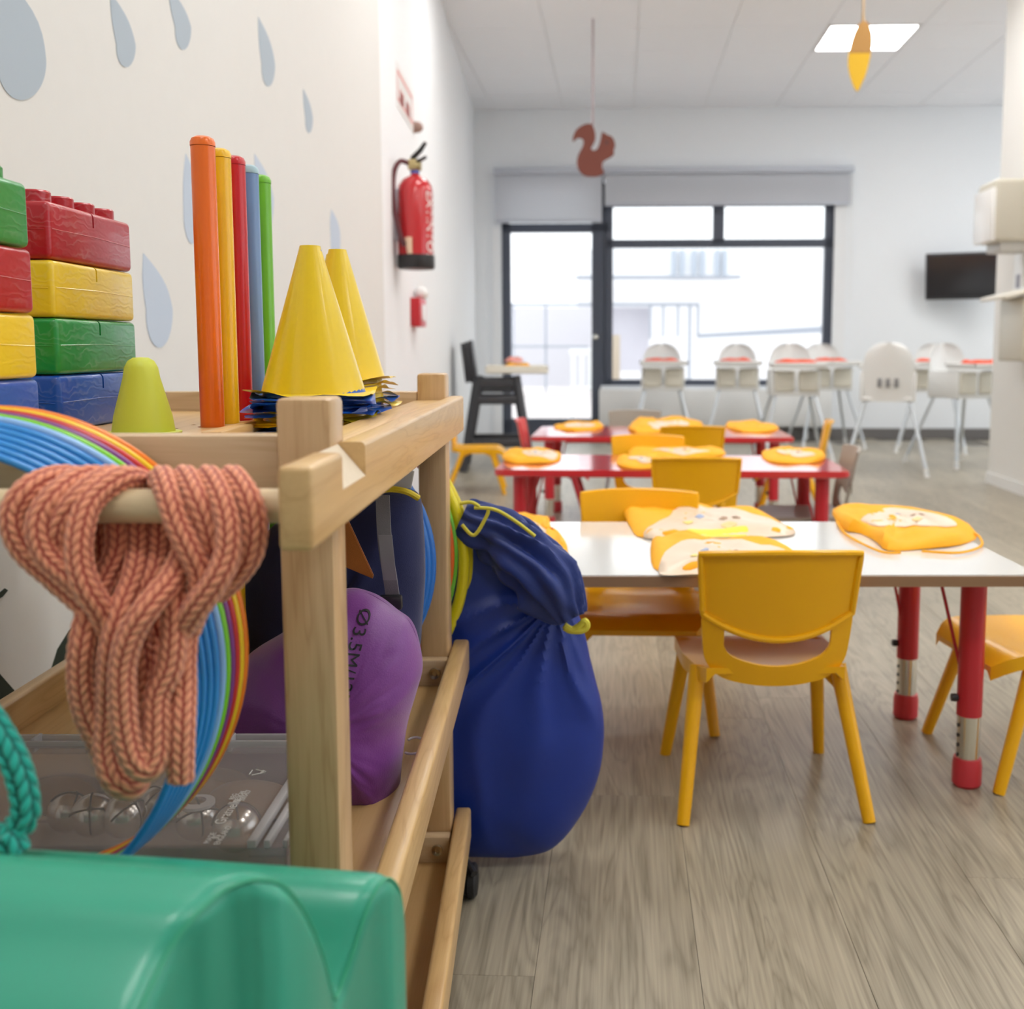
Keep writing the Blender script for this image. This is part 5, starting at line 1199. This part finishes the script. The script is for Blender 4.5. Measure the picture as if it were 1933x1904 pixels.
bib3(-.74, 7.6, .722, -.3, .22, .2, 'orange and pink bib on the cream tray of the black high chair', BIB, 40, 'bibs on the black high chair tray')
bib3(-.76, 7.64, .765, .2, .13, .10, 'pink cloth folded on top of the orange bib on the cream tray', plastic('pink_cloth', (.85, .35, .30), .7), 41, 'bibs on the black high chair tray')

# ================================================================== RIGHT SIDE FIXTURES AND TV
p0 = atD(1768, 525, D-.3); p1 = atD(1880, 520, D-.3)
tvw = .66; cz_ = atD(1820, 520, D-.35).z; cs = atD(1822, 520, D-.35).x
t = thing('wall_television', rw(cs, D-.30, cz_), 'black flat television tilted on the far wall above the high chairs', 'television', -RA-.42)
Mt = Matrix.Rotation(radians(9), 4, 'X')
bm = bmesh.new(); bx(bm, -tvw/2, tvw/2, -.02, .03, -.21, .21, .008, M=Mt); obj('casing', bm, plastic('tv_black', (.03, .03, .035), .35), t, world=False)
bm = bmesh.new(); bx(bm, -tvw/2+.02, tvw/2-.02, -.0225, -.02, -.185, .19, 0, M=Mt); obj('screen', bm, plastic('tv_screen', (.025, .026, .030), .12), t, world=False)
bm = bmesh.new(); bx(bm, -.04, .04, .03, .26, -.05, .05, .006); obj('wall_arm', bm, plastic('arm_grey', (.4, .4, .42), .4), t, world=False)
DISP = plastic('beige_dispenser', (.58, .55, .46), .4)
t = thing('towel_dispenser', rw(sR-.135, 6.35, 1.47), 'beige paper towel dispenser high on the white partition', 'dispenser', -RA)
bm = bmesh.new(); bx(bm, -.13, .13, -.16, .16, 0, .35, .03, 4); obj('cover', bm, DISP, t, world=False)
bm = bmesh.new(); bx(bm, -.15, -.115, -.15, .15, .0, .30, .01); obj('side_panel', bm, WHITE, t, world=False)
bm = bmesh.new(); bx(bm, -.08, .1, -.12, .12, -.055, .01, .01); obj('outlet', bm, plastic('dispenser_grey', (.5, .49, .46), .4), t, world=False)
t = thing('waste_bin', rw(sR-.14, 6.05, 0), 'tall beige bin with sloping white lid against the partition', 'bin', -RA)
t.location = rw(sR-.075, 6.2, .79)
bm = bmesh.new(); bx(bm, -.075, .07, -.19, .19, 0, .36, .015, 3); obj('bin_body', bm, DISP, t, world=False)
bm = bmesh.new(); bx(bm, -.19, .08, -.21, .21, -.012, .012, .008, M=Matrix.Translation((0, 0, .40)) @ Matrix.Rotation(radians(-14), 4, 'Y')); obj('lid', bm, CREAM, t, world=False)
bm = bmesh.new(); bx(bm, -.01, .07, -.17, .17, .34, .42, .01); obj('hinge_block', bm, WHITE, t, world=False)
t['label'] = 'beige wall mounted box with sloping cream lid below the dispenser'; t.name = 'wall_box'; t['category'] = 'wall box'
t = thing('partition_notice', rw(sR-.002, 6.5, 1.32), 'small dark framed notice on the edge of the white partition', 'notice', -RA)
bm = bmesh.new(); bx(bm, -.006, 0, -.08, .08, -.14, .14, .002); obj('sheet', bm, WHITE, t, world=False)
bm = bmesh.new(); bx(bm, -.008, -.006, -.03, .03, -.10, -.02, 0); obj('print', bm, plastic('notice_grey', (.3, .3, .36), .5), t, world=False)

# ================================================================== HANGING DECORATIONS
dS = 7.45
t = thing('hanging_squirrel', atY(1122, 333, dS), 'reddish brown cut-out squirrel hanging from the ceiling on a cord', 'decoration')
sq = [(1118, 235), (1123, 248), (1124, 262), (1120, 272), (1115, 280), (1121, 285), (1127, 281), (1132, 270), (1136, 251), (1139, 249), (1145, 254), (1154, 257), (1160, 266), (1161, 277), (1158, 284), (1159, 291), (1150, 298), (1138, 304), (1137, 318), (1140, 327), (1130, 332), (1118, 333), (1103, 331), (1094, 323), (1089, 309), (1091, 294), (1098, 280), (1102, 270), (1101, 262), (1093, 259), (1087, 262), (1083, 267), (1081, 261), (1087, 246), (1098, 237), (1109, 233)]
SQ = plastic('squirrel_felt', (.18, .052, .036), .8, 0, .2, 200, .1)
bm = bmesh.new(); prism(bm, catmull([atY(x, y, dS) for x, y in sq], 3, True), (0, 1, 0), .02, .003); obj('body', bm, SQ, t, ang=25)
c = atY(1145, 269, dS); bm = bmesh.new(); lathe(bm, [(0, 0), (.012, 0), (.012, .004), (0, .004)], seg=14, M=Matrix.Translation(c) @ Matrix.Rotation(pi/2, 4, 'X')); obj('eye', bm, plastic('eye_dark', (.08, .03, .03), .5), t)
c = atY(1119, 236, dS+.01); bm = bmesh.new(); tube(bm, [c, Vector((c.x, c.y, CZ))], .008, 8); obj('cord', bm, plastic('cord_mauve', (.45, .38, .40), .8), t)
dL = 6.0
t = thing('hanging_leaf', atY(1620, 172, dL), 'hanging autumn leaf, brown above and yellow below, beside the ceiling light', 'decoration')
lf_o = [(1631, 38), (1640, 45), (1646, 62), (1647, 82), (1644, 100), (1640, 120), (1634, 142), (1626, 160), (1619, 172), (1612, 162), (1606, 145), (1602, 125), (1602, 105), (1606, 85), (1613, 62), (1622, 45)]
def leafpart(ys, name, mat):
    pts = catmull([Vector((x, y, 0)) for x, y in lf_o], 4, True); pts = [p for p in pts if ys(p.y)]
    bm = bmesh.new(); prism(bm, [atY(p.x, p.y, dL) for p in pts], (0, 1, 0), .012, .002); return obj(name, bm, mat, t)
leafpart(lambda y: y <= 103, 'upper_half', plastic('leaf_brown', (.52, .28, .08), .7)); leafpart(lambda y: y >= 98, 'lower_half', plastic('leaf_yellow', (.85, .52, .02), .6))
bm = bmesh.new(); c = atY(1629, 42, dL+.006); tube(bm, [c, c+Vector((0, 0, .05)), Vector((c.x, c.y, CZ))], [.009, .006, .003], 8); obj('cord', bm, plastic('cord_brown', (.5, .33, .15), .7), t)
